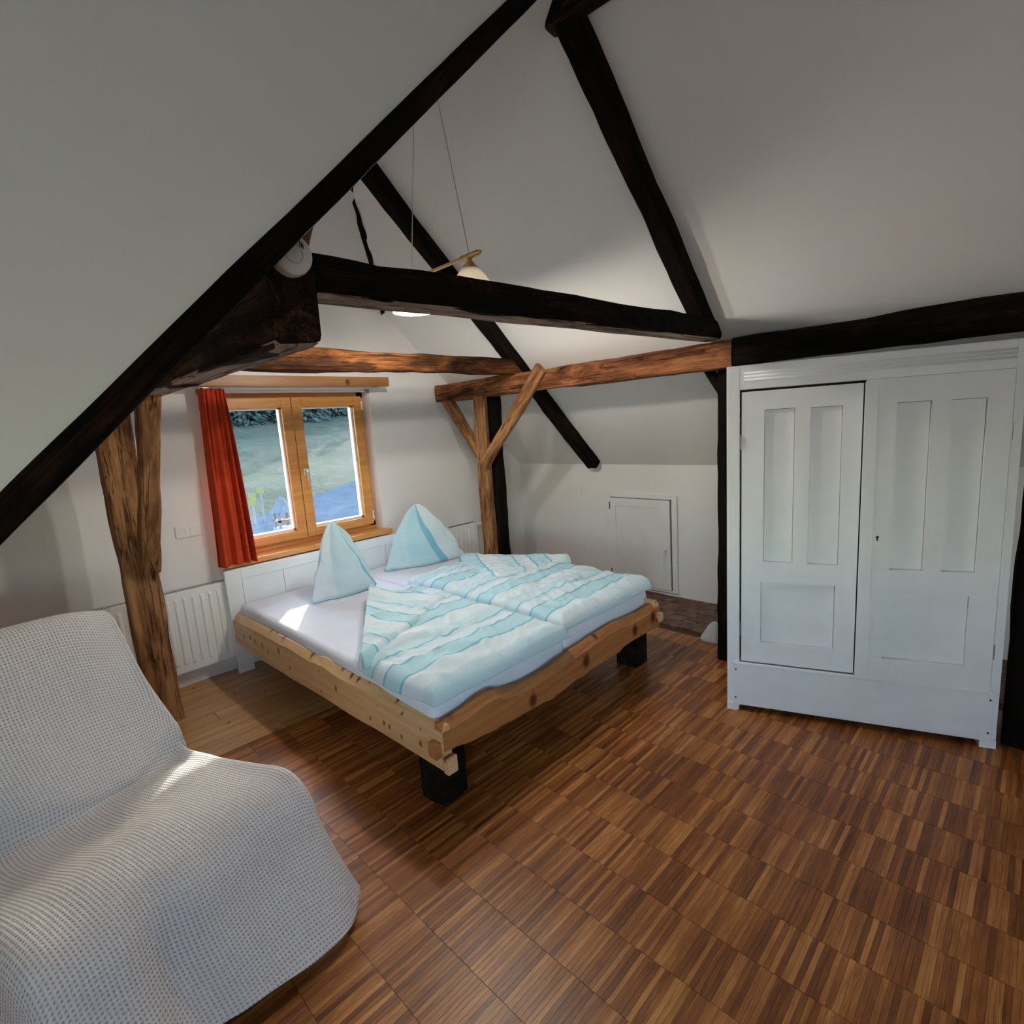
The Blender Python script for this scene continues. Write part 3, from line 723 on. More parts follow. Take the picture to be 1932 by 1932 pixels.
# headboard
hb = MB().box((1.10, 3.912, .215), (1.205, 3.945, .735)).box((2.935, 3.912, .0), (3.04, 3.945, .735)).box((1.10, 3.912, 0), (1.205, 3.945, .22)).box((1.205, 3.912, .66), (2.935, 3.945, .735)).box((1.205, 3.912, .22), (2.935, 3.945, .30))
hb = bput(hb.build('headboard', M_WHITE, bevel=.004)); hb['label'] = 'white painted headboard with flat panels'
xs = [1.2075+i*(2.9325-1.2075)/6 for i in range(7)]
for a, b in zip(xs, xs[1:]):
    o = box_ob('headboard_panel', (a+.0015, 3.919, .295), (b-.0015, 3.94, .665), M_WHITE, None, .002); o.parent = hb
# slat base
o = bput(MB().add([(1.15, 1.69, .27), (2.93, 1.77, .27), (2.99, 3.89, .27), (1.15, 3.88, .27), (1.15, 1.69, .315), (2.93, 1.77, .315), (2.99, 3.89, .315), (1.15, 3.88, .315)],
   [(0, 3, 2, 1), (4, 5, 6, 7), (0, 1, 5, 4), (1, 2, 6, 5), (2, 3, 7, 6), (3, 0, 4, 7)]).build('slat_base', M_PINE))

def soft_box(name, c4, z0, z1, r, mat, seed, n=60):
    """mattress: quad plan (HL,HR,FR,FL), rounded edges"""
    prof = [(0, 0), (0, .12), (0, .5), (0, .85), (.05, .95), (.25, 1.0)]
    P = [Vector((*c, 0)) for c in c4]
    def pt(u, v): return P[0].lerp(P[1], u).lerp(P[3].lerp(P[2], u), v)
    V = []; F = []
    ring = []
    for k in range(4*n):
        e, t = divmod(k, n); t /= n
        ring.append([(t, 0), (1, t), (1-t, 1), (0, 1-t)][e])
    ins = [(-.00, z0), (-.006, (z0*.7+z1*.3)), (-.006, z0*.4+z1*.6), (-.002, z1-r), (r*.3, z1-r*.3), (r, z1)]
    cen = pt(.5, .5)
    for d_, z in ins:
        for (u, v) in ring:
            p = pt(u, v)
            uu = min(max(u, .0), 1); w_ = (P[1]-P[0]).length; l_ = (P[3]-P[0]).length
            # rounded corner inset
            a = d_/w_; b = d_/l_
            q = pt(a+u*(1-2*a), b+v*(1-2*b))
            cu = min(u, 1-u)*w_; cv = min(v, 1-v)*l_; rr = .035
            if cu < rr and cv < rr:
                k_ = rr-sqrt((rr-cu)**2+(rr-cv)**2)
                q = q+(cen-q).normalized()*max(0, -k_)*.9
            V.append(Vector((q.x, q.y, z))+Vector((0, 0, .003*nz(q.x*4, q.y*4, seed))))
    m = len(ring)
    for i in range(len(ins)-1):
        for k in range(m): F.append((i*m+k, i*m+(k+1) % m, (i+1)*m+(k+1) % m, (i+1)*m+k))
    F += [tuple(range(m))[::-1], tuple(range((len(ins)-1)*m, len(ins)*m))]
    me = mesh(name, V, F, mat, False)
    bm = bmesh.new(); bm.from_mesh(me); bmesh.ops.recalc_face_normals(bm, faces=bm.faces); bm.to_mesh(me); bm.free()
    for p in me.polygons: p.use_smooth = len(p.vertices) == 4
    return obj(name, me)
mh = (2.075, 3.885); mf = (2.06, 1.752)
tag(soft_box('mattress', [(1.155, 3.885), (mh[0]-.005, mh[1]), (mf[0]-.005, mf[1]), (1.165, 1.70)], .317, .50, .03, M_SHEET, 1), 'white sheeted mattress with the sun patch, on the radiator side', 'mattress')
tag(soft_box('mattress', [(mh[0]+.005, mh[1]), (2.985, 3.895), (2.955, 1.79), (mf[0]+.005, mf[1])], .317, .50, .03, M_SHEET, 2), 'white sheeted mattress on the hatch side of the double bed', 'mattress')

# duvets
ZM = .503
def duvet(name, left, right, y0, y1, seed, label, th=.062, sag=None):
    nu, nv = 80, 110
    def top(u, v):
        y = y0+(y1-y0)*v; x0 = interp(left, y); x1 = interp(right, y)
        x = x0+(x1-x0)*u
        e = min(u*(x1-x0), (1-u)*(x1-x0)); f_ = min(v, 1-v)*(y1-y0)
        m_ = min(e, f_); k = min(1, m_/.07); k = sqrt(max(0, 1-(1-k)**2))
        wr = .016*nz(x*3.2+seed, y*5)+.011*nz(x*9+y*5+seed*3, y*8)+.007*nz((x-y)*19+seed, (x+y)*7)
        fold = .006*max(0, sin((x*1.6+y*2.6+.5*nz(x*2, y*2, seed))*7))**3
        wr += .009*max(0, 1-abs(nz(x*2.2+y*3.1+seed*2, y*1.5-x*2.4, seed))*7)**2+.006*max(0, 1-abs(nz(x*4.2-y*2+seed, y*4.1+x*2.4, seed+3))*6)**2
        wob = .018*nz(x*5+seed, y*5, 2.)
        return Vector((x+wob*(1-k)*.6, y+.012*nz(x*6, seed+y, 5)*(1-k), ZM+.006+th*k+(wr+fold)*k))
    V = []; UV = []
    for j in range(nv+1):
        for i in range(nu+1):
            p = top(i/nu, j/nv); V.append(p); UV.append((p.x, p.y))
    F = [(j*(nu+1)+i, j*(nu+1)+i+1, (j+1)*(nu+1)+i+1, (j+1)*(nu+1)+i) for j in range(nv) for i in range(nu)]
    bd = [i for i in range(nu+1)]+[(j)*(nu+1)+nu for j in range(1, nv+1)]+[nv*(nu+1)+i for i in range(nu-1, -1, -1)]+[j*(nu+1) for j in range(nv-1, 0, -1)]
    n0 = len(V)
    for i in bd: V.append(Vector((V[i].x, V[i].y, ZM))); UV.append(UV[i])
    m = len(bd)
    F += [(bd[k], n0+k, n0+(k+1) % m, bd[(k+1) % m]) for k in range(m)]+[tuple(n0+k for k in range(m))]
    me = mesh(name, V, F, M_LINEN, True)
    ul = me.uv_layers.new(name='UVMap')
    for p in me.polygons:
        for li in p.loop_indices: ul.data[li].uv = UV[me.loops[li].vertex_index]
    bm = bmesh.new(); bm.from_mesh(me); bmesh.ops.recalc_face_normals(bm, faces=bm.faces); bm.to_mesh(me); bm.free()
    return tag(obj(name, me), label, 'duvet')
def flap(A, B, T, z0, seed, parent, uvrot, bul=.05):
    """folded-over corner: fold line A-B, tip T; a rounded roll along the fold"""
    A, B, T = Vector((*A, 0)), Vector((*B, 0)), Vector((*T, 0))
    nu, nv = 60, 60
    mid = (A+B)/2; out = (mid-T).normalized()
    def fn(u, v, up):
        p = A.lerp(B, u)
        q = p.lerp(T, v)
        # keep some width at the tip so that it stays a cloth corner
        d_ = min(u, 1-u)*(B-A).length*(1-v)
        e = min(d_/.05, 1, max(0, (1-v))*(mid-T).length/.05); k = sqrt(max(0, 1-(1-min(1, e))**2))
        roll_ = exp(-(v/.16)**2)
        q = q+out*.03*roll_*sin(min(1, v/.16)*pi/2+pi/2)*k
        wr = .008*max(0, 1-abs(nz(q.x*5+q.y*3+seed*2, q.y*5-q.x*2, seed))*6)**2+.013*nz(q.x*7+seed, q.y*7)+.009*nz((q.x+q.y)*16, seed+q.y*6)+.006*nz(q.x*28, q.y*22+seed)
        h = (bul*(.75+.55*roll_)+wr)*k
        return Vector((q.x, q.y, z0+(h if up else -.004)))
    V = []; UV = []; F = []
    for up in (1, 0):
        for j in range(nv+1):
            for i in range(nu+1):
                p = fn(i/nu, j/nv, up); V.append(p)
                c, s = cos(uvrot), sin(uvrot); UV.append((p.x*c-p.y*s, p.x*s+p.y*c))
    N = (nu+1)*(nv+1)
    for k in (0, N):
        F += [(k+j*(nu+1)+i, k+j*(nu+1)+i+1, k+(j+1)*(nu+1)+i+1, k+(j+1)*(nu+1)+i) for j in range(nv) for i in range(nu)]
    bd = [i for i in range(nu+1)]+[(j)*(nu+1)+nu for j in range(1, nv+1)]+[nv*(nu+1)+i for i in range(nu-1, -1, -1)]+[j*(nu+1) for j in range(nv-1, 0, -1)]
    F += [(bd[k], bd[(k+1) % len(bd)], N+bd[(k+1) % len(bd)], N+bd[k]) for k in range(len(bd))]
    me = mesh('folded_corner', V, F, M_LINEN, True)
    ul = me.uv_layers.new(name='UVMap')
    for p in me.polygons:
        for li in p.loop_indices: ul.data[li].uv = UV[me.loops[li].vertex_index]
    bm = bmesh.new(); bm.from_mesh(me); bmesh.ops.remove_doubles(bm, verts=bm.verts, dist=.0004); bmesh.ops.recalc_face_normals(bm, faces=bm.faces); bm.to_mesh(me); bm.free()
    return obj('folded_corner', me, parent)
dv1 = duvet('duvet', [(1.66, 1.15), (2.0, 1.115), (2.22, 1.14), (2.6, 1.42), (3.05, 1.74)], [(1.66, 2.02), (2.3, 2.035), (3.05, 2.03)], 1.675, 3.05, 1, 'aqua striped duvet on the radiator side with a corner folded back')
flap((1.12, 2.12), (1.76, 3.12), (1.93, 2.57), .555, 3, dv1, radians(66))
dv2 = duvet('duvet', [(1.74, 2.05), (2.4, 2.065), (3.2, 2.06)], [(1.74, 2.955), (2.45, 3.0), (2.62, 2.97), (2.95, 2.80), (3.22, 2.62)], 1.745, 3.2, 5, 'aqua striped duvet spread on the hatch side of the bed')
flap((2.56, 3.22), (3.02, 2.45), (2.38, 2.60), .555, 8, dv2, radians(-62), .045)

# pillows stood up as soft pyramids
def pillow(base, tip, seed, label, uo):
    B3 = [Vector((*b, 0)) for b in base]; c0 = (B3[0]+B3[1]+B3[2])/3
    n, m = 72, 60; V = []; UV = []; F = []
    R = []
    for k in range(n):
        a = 3*k/n; i = int(a); t = a-i
        p = B3[i].lerp(B3[(i+1) % 3], t)
        # round the triangle
        d_ = p-c0; dm = sum((b-c0).length for b in B3)/3*.72
        q = c0+(d_*(.66)+d_.normalized()*dm*.34)*1.06
        R.append((q-c0, abs(t-.5)*2))
    tp = Vector(tip); z0 = ZM+.001
    for j in range(m+1):
        t = j/m
        if t < .05: s = .93+.07*sin(t/.05*pi/2)
        else: s = (1-(t-.05)/.95)**.74*.955+.045
        cx = c0.lerp(Vector((tp.x, tp.y, 0)), t**1.15)
        for k, (d_, cor) in enumerate(R):
            an = 2*pi*k/n
            bul = 1+.06*sin(pi*t)*(1-cor)
            pleat = 1+.22*t**2.2*sin(an*5+seed)+.06*t*sin(an*9+seed*2+t*3)
            ca, sa = cos(an), sin(an)
            wr = 1+.10*nz(ca*1.6+seed, sa*1.6, t*3.5+seed)+.055*nz(ca*3.5+seed, sa*3.5, t*8)+.035*max(0, 1-abs(nz(ca*1.8+seed*3, sa*1.8, t*3-seed))*6)**2
            p = cx+d_*s*bul*pleat*wr
            V.append(Vector((p.x, p.y, z0+(tp.z-z0)*t+.012*nz(an*2, t*6, seed)*t)))
            UV.append((uo+an*.13+.05*t, t*.55))
    for j in range(m):
        for k in range(n): F.append((j*n+k, j*n+(k+1) % n, (j+1)*n+(k+1) % n, (j+1)*n+k))
    F += [tuple(range(n))[::-1], tuple(range(m*n, m*n+n))]
    me = mesh('pillow', V, F, M_LINEN_P, True)
    ul = me.uv_layers.new(name='UVMap')
    for p in me.polygons:
        us = [UV[me.loops[li].vertex_index] for li in p.loop_indices]
        wrap = max(u[0] for u in us)-min(u[0] for u in us) > .4
        for li, u in zip(p.loop_indices, us): ul.data[li].uv = (u[0]+(2*pi*.13 if wrap and u[0] < uo+.3 else 0), u[1])
    return tag(obj('pillow', me), label, 'pillow')
pillow([(1.45, 3.40), (1.95, 3.36), (1.70, 3.72)], (1.655, 3.40, 1.025), 2, 'aqua pillow stood up to a point beside the red curtain', .40)
pillow([(2.13, 3.67), (2.90, 3.47), (2.60, 3.86)], (2.45, 3.55, 1.015), 6, 'wide aqua pillow with a ruffled peak at the headboard end near the post', .13)

# ------------------------------------------------------------------ wardrobe
wa = empty('wardrobe', (2.676, 1.146, 0), radians(-70.276), label='old white painted two-door wardrobe standing askew under the purlin', cat='wardrobe')
WW, WD, WH = 1.13, .40, 1.80
def wbox(n, a, b, m=M_WARD, p=None, bev=.003): return box_ob(n, a, b, m, p or wa, bev)
# local x along the front, local y into the depth
wbox('side_panel', (0, 0, .0), (.06, WD, WH-.002)); wbox('side_panel', (WW-.035, 0, 0), (WW, WD, WH-.002))
wbox('back_panel', (.05, WD-.015, .04), (WW-.03, WD, WH-.01), M_WARD, None, 0)
wbox('top_board', (.05, .02, WH-.03), (WW-.03, WD-.01, WH), M_WARD)
wbox('bottom_board', (.05, .03, .25), (WW-.03, WD-.012, .272), M_WARD)
co = wbox('cornice', (.058, .001, 1.683), (WW-.034, .022, WH-.003))
for z in (1.728, 1.744, 1.760):
    MB().tube([(.078, .001, z), (WW-.036, .001, z)], .0055, 10).build('moulding', M_WARD, co, True)
def wdoor(x0, x1, z0, z1, panels, y, label):
    d_ = empty('door', (0, 0, 0)); d_.parent = wa
    bpy.data.objects.remove(d_, do_unlink=True)
    xs = sorted({x0, x1}|{q for p in panels for q in p[:2]}); zs = sorted({z0, z1}|{q for p in panels for q in p[2:]})
    mb = MB()
    # frame = the door minus panel openings, cut into cells
    for xa, xb in zip(xs, xs[1:]):
        for za, zb in zip(zs, zs[1:]):
            cx, cz = (xa+xb)/2, (za+zb)/2
            if any(p[0] < cx < p[1] and p[2] < cz < p[3] for p in panels): continue
            mb.box((xa, y, za), (xb, y+.026, zb))
    me = mesh('door', mb.v, mb.f, M_WARD)
    bm = bmesh.new(); bm.from_mesh(me); bmesh.ops.remove_doubles(bm, verts=bm.verts, dist=.0005)
    # drop the internal cell walls
    seen = {}
    for f in bm.faces: seen.setdefault(tuple(sorted(v.index for v in f.verts)), []).append(f)
    bmesh.ops.delete(bm, geom=[f for l in seen.values() if len(l) > 1 for f in l], context='FACES_ONLY')
    bmesh.ops.recalc_face_normals(bm, faces=bm.faces); bm.to_mesh(me); bm.free()
    o = obj('door', me, wa); o['label'] = label
    for p in panels:
        box_ob('panel', (p[0]+.0018, y+.015, p[2]+.0018), (p[1]-.0018, y+.024, p[3]-.0018), M_WARD, o)
    return o
dl = wdoor(.068, .572, .284, 1.672, [(.17, .30, .825, 1.582), (.366, .495, .823, 1.578), (.16, .485, .394, .72)], .004, 'narrower wardrobe door shut behind the overlapping one')
dr = wdoor(.580, 1.092, .274, 1.682, [(.694, .82, .82, 1.575), (.888, 1.01, .82, 1.573), (.681, .996, .384, .71)], -.006, 'wardrobe door with keyhole standing slightly proud')
box_ob('closing_strip', (.573, -.010, .272), (.625, -.005, 1.672), M_WARD, dr, .002)
MB().lathe([(.006, 0), (.006, .003)], M=Matrix.Translation((.643, -.0055, .972)) @ RX, n=12).box((.640, -.0085, .955), (.646, -.0055, .972)).build('keyhole', M_BLACK, dr)
box_ob('shadow_gap', (.062, .034, .28), (WW-.038, .040, 1.68), M_BLACK, wa)
for x, d_ in ((.066, dl), (1.096, dr)):
    for z in (1.43, .46): MB().tube([(x, -.001, z-.035), (x, -.001, z+.035)], .004, 8).build('hinge', M_STEEL, d_)
HP = Vector((1.092, 0, 0)); dr.matrix_local = Matrix.Translation(HP) @ Matrix.Rotation(radians(1.9), 4, 'Z') @ Matrix.Translation(-HP)
bb = wbox('base_board', (.03, -.008, .035), (WW-.02, .012, .268)); wbox('base_ledge', (.03, -.012, .262), (WW-.02, .004, .276), M_WARD, bb)
for x in (.043, WW-.033):
    for z in (.235, .075): MB().lathe([(.0045, 0), (.0045, .002)], M=Matrix.Translation((x, -.008, z)) @ RX, n=10).build('screw', M_BLACK, bb)
for x0, x1 in ((0, .052), (WW-.06, WW)): wbox('foot', (x0, -.007, 0), (x1, .05, .04), M_WARD, None, .002)

# ------------------------------------------------------------------ pendant lamp
PL = Vector((1.87, 2.30, 2.41))
lp = empty('pendant_lamp', PL, label='brass double pendant lamp with opal cone shades hung from two wires', cat='lamp')
MB().tube([(0, -.32, .0), (0, .32, .0)], .0085, 10).build('bar', M_BRASS, lp, True)
for s in (-1, 1): MB().tube([(0, s*.18, 0), (0, s*.30, 0)], .014, 10).build('bar_sleeve', M_BRASS, lp, True)
for s in (-1, 1):
    MB().tube([(0, s*.24, .01), (0, s*.24*.36, ZR-PL.z-.07)], .0022, 6).build('wire', M_STEEL, lp)
    MB().lathe([(.012, .012), (.012, -.02), (.045, -.062), (.046, -.066)], c=(0, s*.24, 0)).build('cap', M_BRASS, lp, True)
    prof = [(.044, -.06), (.07, -.09), (.10, -.135), (.122, -.17), (.118, -.17), (.096, -.135), (.066, -.09), (.040, -.06)]
    n = 40; V = []; F = []
    for r, z in prof: V += [(r*cos(2*pi*k/n), s*.24+r*sin(2*pi*k/n), z) for k in range(n)]
    for i in range(len(prof)): 
        for k in range(n): F.append((i*n+k, i*n+(k+1) % n, ((i+1) % len(prof))*n+(k+1) % n, ((i+1) % len(prof))*n+k))
    sh = MB().add(V, F).build('lamp_shade', M_SHADE, lp, True)
    MB().lathe([(.001, -.075), (.018, -.085), (.025, -.115), (.022, -.14), (.008, -.155), (.001, -.157)], c=(0, s*.24, 0), n=16).build('bulb', M_BULB, lp, True)
    ld = bpy.data.lights.new('lamp_light', 'POINT'); ld.energy = 25; ld.color = (1, .91, .80); ld.shadow_soft_size = .03
    lo = bpy.data.objects.new('lamp_light', ld); COL.objects.link(lo); lo.parent = lp; lo.location = (0, s*.24, -.185)
MB().lathe([(.04, ZR-PL.z-.10), (.04, ZR-PL.z-.07), (.02, ZR-PL.z-.03)], c=(0, .03, 0), n=24).build('ceiling_rose', M_BRASS, lp, True)

# ------------------------------------------------------------------ armchair and throw
CH = Vector((.12, 2.0, 0)); CA = radians(18)
cw = Vector((cos(CA), sin(CA), 0)); cf = Vector((sin(CA), -cos(CA), 0))
def cp(s, t, z): return CH+cw*s+cf*t+Vector((0, 0, z))
def slab(mb, prof, s0, s1):
    n = len(prof); V = [cp(s0, t, z) for t, z in prof]+[cp(s1, t, z) for t, z in prof]
    return mb.add(V, [tuple(range(n)), tuple(range(n, 2*n))[::-1]]+[(i, (i+1) % n, n+(i+1) % n, n+i) for i in range(n)])
M_CHAIR = simple('chair_fabric', (.12, .11, .10), .9)
ac = empty('armchair', CH, label='low armchair wholly covered by the off-white waffle throw', cat='armchair')
AINV = Matrix.Translation(CH).inverted()
def aput(o): o.parent = ac; o.matrix_parent_inverse = AINV; return o
aput(slab(MB(), [(-.33, .22), (.28, .25), (.30, .375), (-.30, .335)], -.30, .30).build('seat', M_CHAIR, bevel=.02))
aput(slab(MB(), [(-.33, .30), (-.39, .28), (-.655, .90), (-.60, .93)], -.30, .34).build('backrest', M_CHAIR, bevel=.02))
for s in (-.27, .33):
    for t, l in ((-.30, .25), (.22, .26)):
        aput(MB().tube([cp(s, t, 0), cp(s, t, l)], .022, 10).build('leg', M_BLKLEG))
# throw: control grid, rows from behind the backrest over the top, down into the crease, across the seat and to the floor
rows_tz = [(-.76, .30), (-.735, .70), (-.68, .955), (-.60, .995), (-.535, .92), (-.432, .68), (-.337, .455), (-.315, .368), (-.12, .392), (.12, .43), (.29, .435), (.385, .375), (.45, .25), (.535, .13), (.60, .045)]
cols_s = [-.42, -.39, -.34, -.20, 0, .20, .36, .435, .47, .49]
G = []
for ri, (t, z) in enumerate(rows_tz):
    R_ = []
    for ci, s in enumerate(cols_s):
        tt, zz, ss = t, z, s
        edge = {0: 2, 1: 1, 8: 1, 9: 2}.get(ci, 0)
        sg = 1 if s > 0 else -1
        if ri <= 5:                                     # backrest: sides wrap backwards
            ss = sg*min(abs(s), .40) if abs(s) > .40 else s
            ss *= 1.0
            if edge: tt = t-.10*edge; ss = sg*((.405 if sg > 0 else .35)+.01*edge); zz = z-.03*edge
            if ri in (2, 3, 4): zz -= .07*(abs(ss)/.42)**4
            if ri in (3, 4): tt += .02*sin(ci*1.7)
        elif ri in (6, 7):                              # crease: gathered
            if edge: zz = z-.10*edge; ss = sg*((.43 if sg > 0 else .36)+.012*edge)
            zz += .03*sin(ci*2.1+.4) if ri == 6 else .016*sin(ci*1.9)
            tt += .05*(ci in (4, 5))-.04*(ci in (2, 3))
        else:                                           # seat and front: sides hang down
            lo = .06 if ri < 13 else z
            if edge == 1: zz = max(lo, z*.72); ss = .462 if sg > 0 else -.37
            if edge == 2: zz = .14; ss = .468 if sg > 0 else -.38; tt = t-.03
            if ri >= 12 and edge: ss = (.455 if sg > 0 else -.37)+.004*edge*sg; tt = t-.07*edge; zz = z
            if ri == 8: zz -= .028*exp(-(s/.22)**2)
            if ri >= 12: tt += .03*sin(ci*1.25+1.0)*(ri-11)/3
            if ri == 14: zz += .012*sin(ci*1.8); 
        R_.append(cp(ss, tt, zz))
    G.append(R_)
NR, NC = len(G), len(G[0])
NU, NV = 170, 230
pts = [[None]*(NU+1) for _ in range(NV+1)]
for i in range(NU+1):
    x = i/NU*(NC-1)
    colp = [crv(G[r], x) for r in range(NR)]
    for j in range(NV+1): pts[j][i] = crv(colp, j/NV*(NR-1))
# arc-length UV (metres), so that the waffle cells stay square
us = [[0.]*(NU+1) for _ in range(NV+1)]; vs = [[0.]*(NU+1) for _ in range(NV+1)]
mid = NU//2
for j in range(NV+1):
    for i in range(1, NU+1): us[j][i] = us[j][i-1]+(pts[j][i]-pts[j][i-1]).length
    c = us[j][mid]
    for i in range(NU+1): us[j][i] -= c
for i in range(NU+1):
    for j in range(1, NV+1): vs[j][i] = vs[j-1][i]+(pts[j][i]-pts[j-1][i]).length
V = []; UV = []
for j in range(NV+1):
    for i in range(NU+1):
        p = pts[j][i]; v = j/NV
        amp = .006 if v < .42 else .012
        p = p+Vector((0, 0, amp*nz(p.x*5+3, p.y*5, p.z*3)))+cf*(.010*nz(p.x*7, p.z*5+2, p.y*3))
        # diagonal drapes from the gathered corner across the seat
        if .45 < v < .75:
            p.z += .012*sin((i/NU*9+v*16))*sin((v-.45)/.30*pi)
        if v > .75: p += cf*(.016*sin(i/NU*22+1.5*sin(v*7)))*((v-.75)/.25)
        if v > .70: p -= cf*(.055*exp(-((i/NU-.40)/.035)**2)*min(1, (v-.70)/.18))-Vector((0, 0, 0))
        p.z = max(p.z, .012)
        V.append(p); UV.append((us[j][i], vs[j][mid]*.5+vs[j][i]*.5))
F = [(j*(NU+1)+i, (j+1)*(NU+1)+i, (j+1)*(NU+1)+i+1, j*(NU+1)+i+1) for j in range(NV) for i in range(NU)]
me = mesh('throw_blanket', V, F, M_THROW, True)
ul = me.uv_layers.new(name='UVMap')
for p in me.polygons:
    for li in p.loop_indices: ul.data[li].uv = UV[me.loops[li].vertex_index]
th = obj('throw_blanket', me); md = th.modifiers.new('thickness', 'SOLIDIFY'); md.thickness = .006; md.offset = -1
tag(th, 'off-white waffle weave throw draped over the whole armchair', 'throw')

# ------------------------------------------------------------------ pale bag on the floor by the black post
V = []; F = []; n = 20; m = 10
for j in range(m+1):
    t = j/m
    for k in range(n):
        a = 2*pi*k/n; r = (.075*(1-t)**.7+.012)*(1+.16*nz(a*1.4+t*2, t*5, 3))
        V.append((3.475+r*cos(a)*.7-.02*t, 1.565+r*sin(a)+.03*(1-t), .15*t))
F = [(j*n+k, j*n+(k+1) % n, (j+1)*n+(k+1) % n, (j+1)*n+k) for j in range(m) for k in range(n)]+[tuple(range(n))[::-1], tuple(range(m*n, m*n+n))]
tag(obj('cloth_bag', mesh('cloth_bag', V, F, simple('grey_cloth', (.5, .52, .56), .9), True)), 'small crumpled pale grey cloth on the floor behind the black post', 'cloth')

# ------------------------------------------------------------------ outdoors
def tz(x, y):
    z = interp([(4.4, -2.6), (9, -1.55), (14, -.55), (20, .15), (30, 1.35), (40, 2.55), (60, 4.4)], y)
    return z+.10*(x-6)*min(1, (y-4.4)/12)*.35+.10*nz(x*.25, y*.25)
def hill_mat():
    m, nt, b = newmat('meadow'); co = worldco(nt)
    n = noi(nt, mapping(nt, co, (1, .45, 1)), 1.1, 6, .7, .5); n2 = noi(nt, co, 9, 4)
    v = mth(nt, 'ADD', mth(nt, 'MULTIPLY', n, .65), mth(nt, 'MULTIPLY', n2, .35))
    nt.links.new(ramp(nt, v, [(.35, (.020, .026, .015)), (.5, (.036, .041, .028)), (.62, (.052, .055, .040)), (.74, (.12, .12, .10))]), b.inputs['Base Color'])
    b.inputs['Roughness'].default_value = 1; b.inputs['Specular IOR Level'].default_value = .05; bump(nt, b, n2, .6, .1)
    return m
me = grid_mesh('hillside', lambda u, v: (lambda x, y: (x, y, tz(x, y)))(-14+70*u, 4.5+56*v), 70, 80, hill_mat())
tag(obj('hillside', me), 'rough green meadow rising behind the house, seen through the window', 'hillside')
def drive(u, v):
    x = 0+22*u; ya = 6.2; yb = 15.0+.46*(x-5.16)
    y = ya+(max(ya+.5, yb)-ya)*v
    return (x, y, tz(x, y)+.12)
me = grid_mesh('driveway', drive, 40, 24, simple('shaded_gravel', (.050, .060, .073), 1, spec=0, noise_s=3, amt=.14))  # blue shade of the ground is put into the gravel colour
tag(obj('driveway', me), 'pale gravel drive, blue shade put into its colour, sloping up below the meadow outside', 'driveway')
def leaf_mat():
    m, nt, b = newmat('conifer_green'); n = noi(nt, objco(nt), 3.5, 4)
    nt.links.new(ramp(nt, n, [(.35, (.004, .013, .012)), (.65, (.013, .032, .025))]), b.inputs['Base Color']); b.inputs['Roughness'].default_value = .9
    return m
M_LEAF = leaf_mat(); M_BARK = simple('bark', (.06, .04, .03), .9)
def tree_mesh(seed, H):
    rnd = random.Random(seed); V = []; F = []
    for k in range(1400):
        t = rnd.random()**1.1; z = H*(.02+.98*t); R = (1-t)*H*.30+.15; a = rnd.uniform(0, 2*pi); r = R*sqrt(rnd.uniform(.25, 1)); s = rnd.uniform(.22, .40)*(1.15-t*.6)
        c = Vector((r*cos(a), r*sin(a), z-.25*r)); o1 = Vector((cos(a), sin(a), -.5)).normalized()*s; o2 = Vector((-sin(a), cos(a), rnd.uniform(-.3, .3)))*s*.55
        n = len(V); V += [c-o1*.3+o2*.7, c-o1*.3-o2*.7, c+o1-o2*.25, c+o1+o2*.25, c+Vector((0, 0, .18*s))]
        F += [(n, n+1, n+4), (n+1, n+2, n+4), (n+2, n+3, n+4), (n+3, n, n+4)]
    return mesh('crown', V, F, M_LEAF)
crowns = [tree_mesh(s, 7.5) for s in (1, 2, 3)]
tmesh = mesh('trunk', *(lambda q: (q.v, q.f))(MB().tube([(0, 0, 0), (0, 0, 5.5)], [.22, .06], 8)), M_BARK)
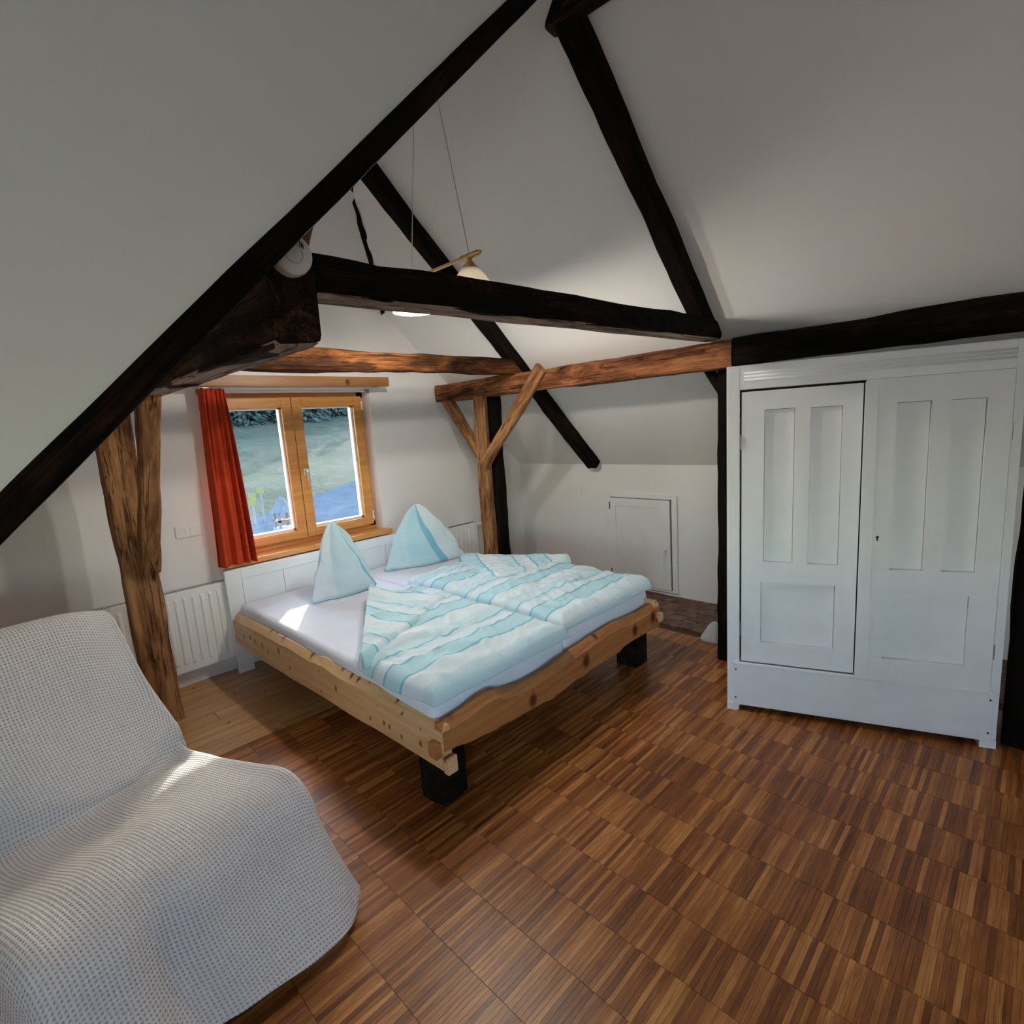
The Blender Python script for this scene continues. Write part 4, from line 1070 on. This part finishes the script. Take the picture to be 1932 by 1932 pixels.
for i in range(22):
    x = 9.5+(i % 11)*1.5+random.uniform(-.4, .4); y = 38.5+3*(i//11)+random.uniform(0, 1.4)+.0*i; sc = random.uniform(.8, 1.1)
    t = empty('conifer', (x, y, tz(x, y)-.1), random.uniform(0, 6), label='dark conifer in the row along the top of the meadow', cat='tree', group='conifers beyond the meadow'); t.scale = (sc, sc, sc)
    obj('crown', crowns[i % 3], t); obj('trunk', tmesh, t)
# lantern-shaped bird house on a post
bx, by = 2.98, 7.55
lz = tz(bx, by)
bh = empty('garden_lantern', (bx, by, lz), label='wooden lantern house with a flared shingle roof outside the window', cat='lantern')
gz_ = .36-lz
MB().tube([(0, 0, 0), (0, 0, gz_)], .045, 8).build('post', M_BMID, bh)
MB().box((-.11, -.11, gz_-.02), (.11, .11, gz_+.02)).build('base', simple('lantern_grey', (.12, .13, .16), .8), bh)
for sx in (-1, 1):
    for sy in (-1, 1): MB().box((sx*.085-.015, sy*.085-.015, gz_+.02), (sx*.085+.015, sy*.085+.015, gz_+.24)).build('corner_post', simple('lantern_wood', (.10, .10, .12), .8), bh)
MB().box((-.10, -.10, gz_+.10), (.10, .10, gz_+.125)).build('shelf', M_BMID, bh)
pr_ = [(.185, .235), (.13, .285), (.085, .345), (.05, .41), (.012, .445)]
t = MB(); V = []
for r, z in pr_: V += [(r*cos(pi/4*k+pi/8), r*sin(pi/4*k+pi/8), gz_+z) for k in range(8)]
t.add(V, [(i*8+k, i*8+(k+1) % 8, (i+1)*8+(k+1) % 8, (i+1)*8+k) for i in range(4) for k in range(8)]+[tuple(range(8))[::-1], tuple(range(32, 40))])
t.build('roof', simple('shingle_blue', (.085, .098, .112), .95, spec=0, noise_s=30, amt=.2), bh)
M_YEL = simple('sign_yellow', (.13, .12, .05), .9, spec=.05)
for (sx, sy, zz, w, h, lab) in ((4.83, 14.0, .16, .085, .15, 'taller pale yellow sign board on a thin post on the meadow'), (5.12, 14.2, .34, .085, .07, 'smaller pale yellow sign on a white post on the meadow')):
    g0 = tz(sx, sy); e = empty('sign', (sx, sy, g0), radians(-20), label=lab, cat='sign')
    MB().tube([(0, 0.02, 0), (0, .02, zz-g0+h*.5)], .025, 8).build('post', simple('sign_post', (.10, .10, .10), .8), e)
    box_ob('board', (-w, -.012, zz-g0-h), (w, .006, zz-g0+h), M_YEL, e)
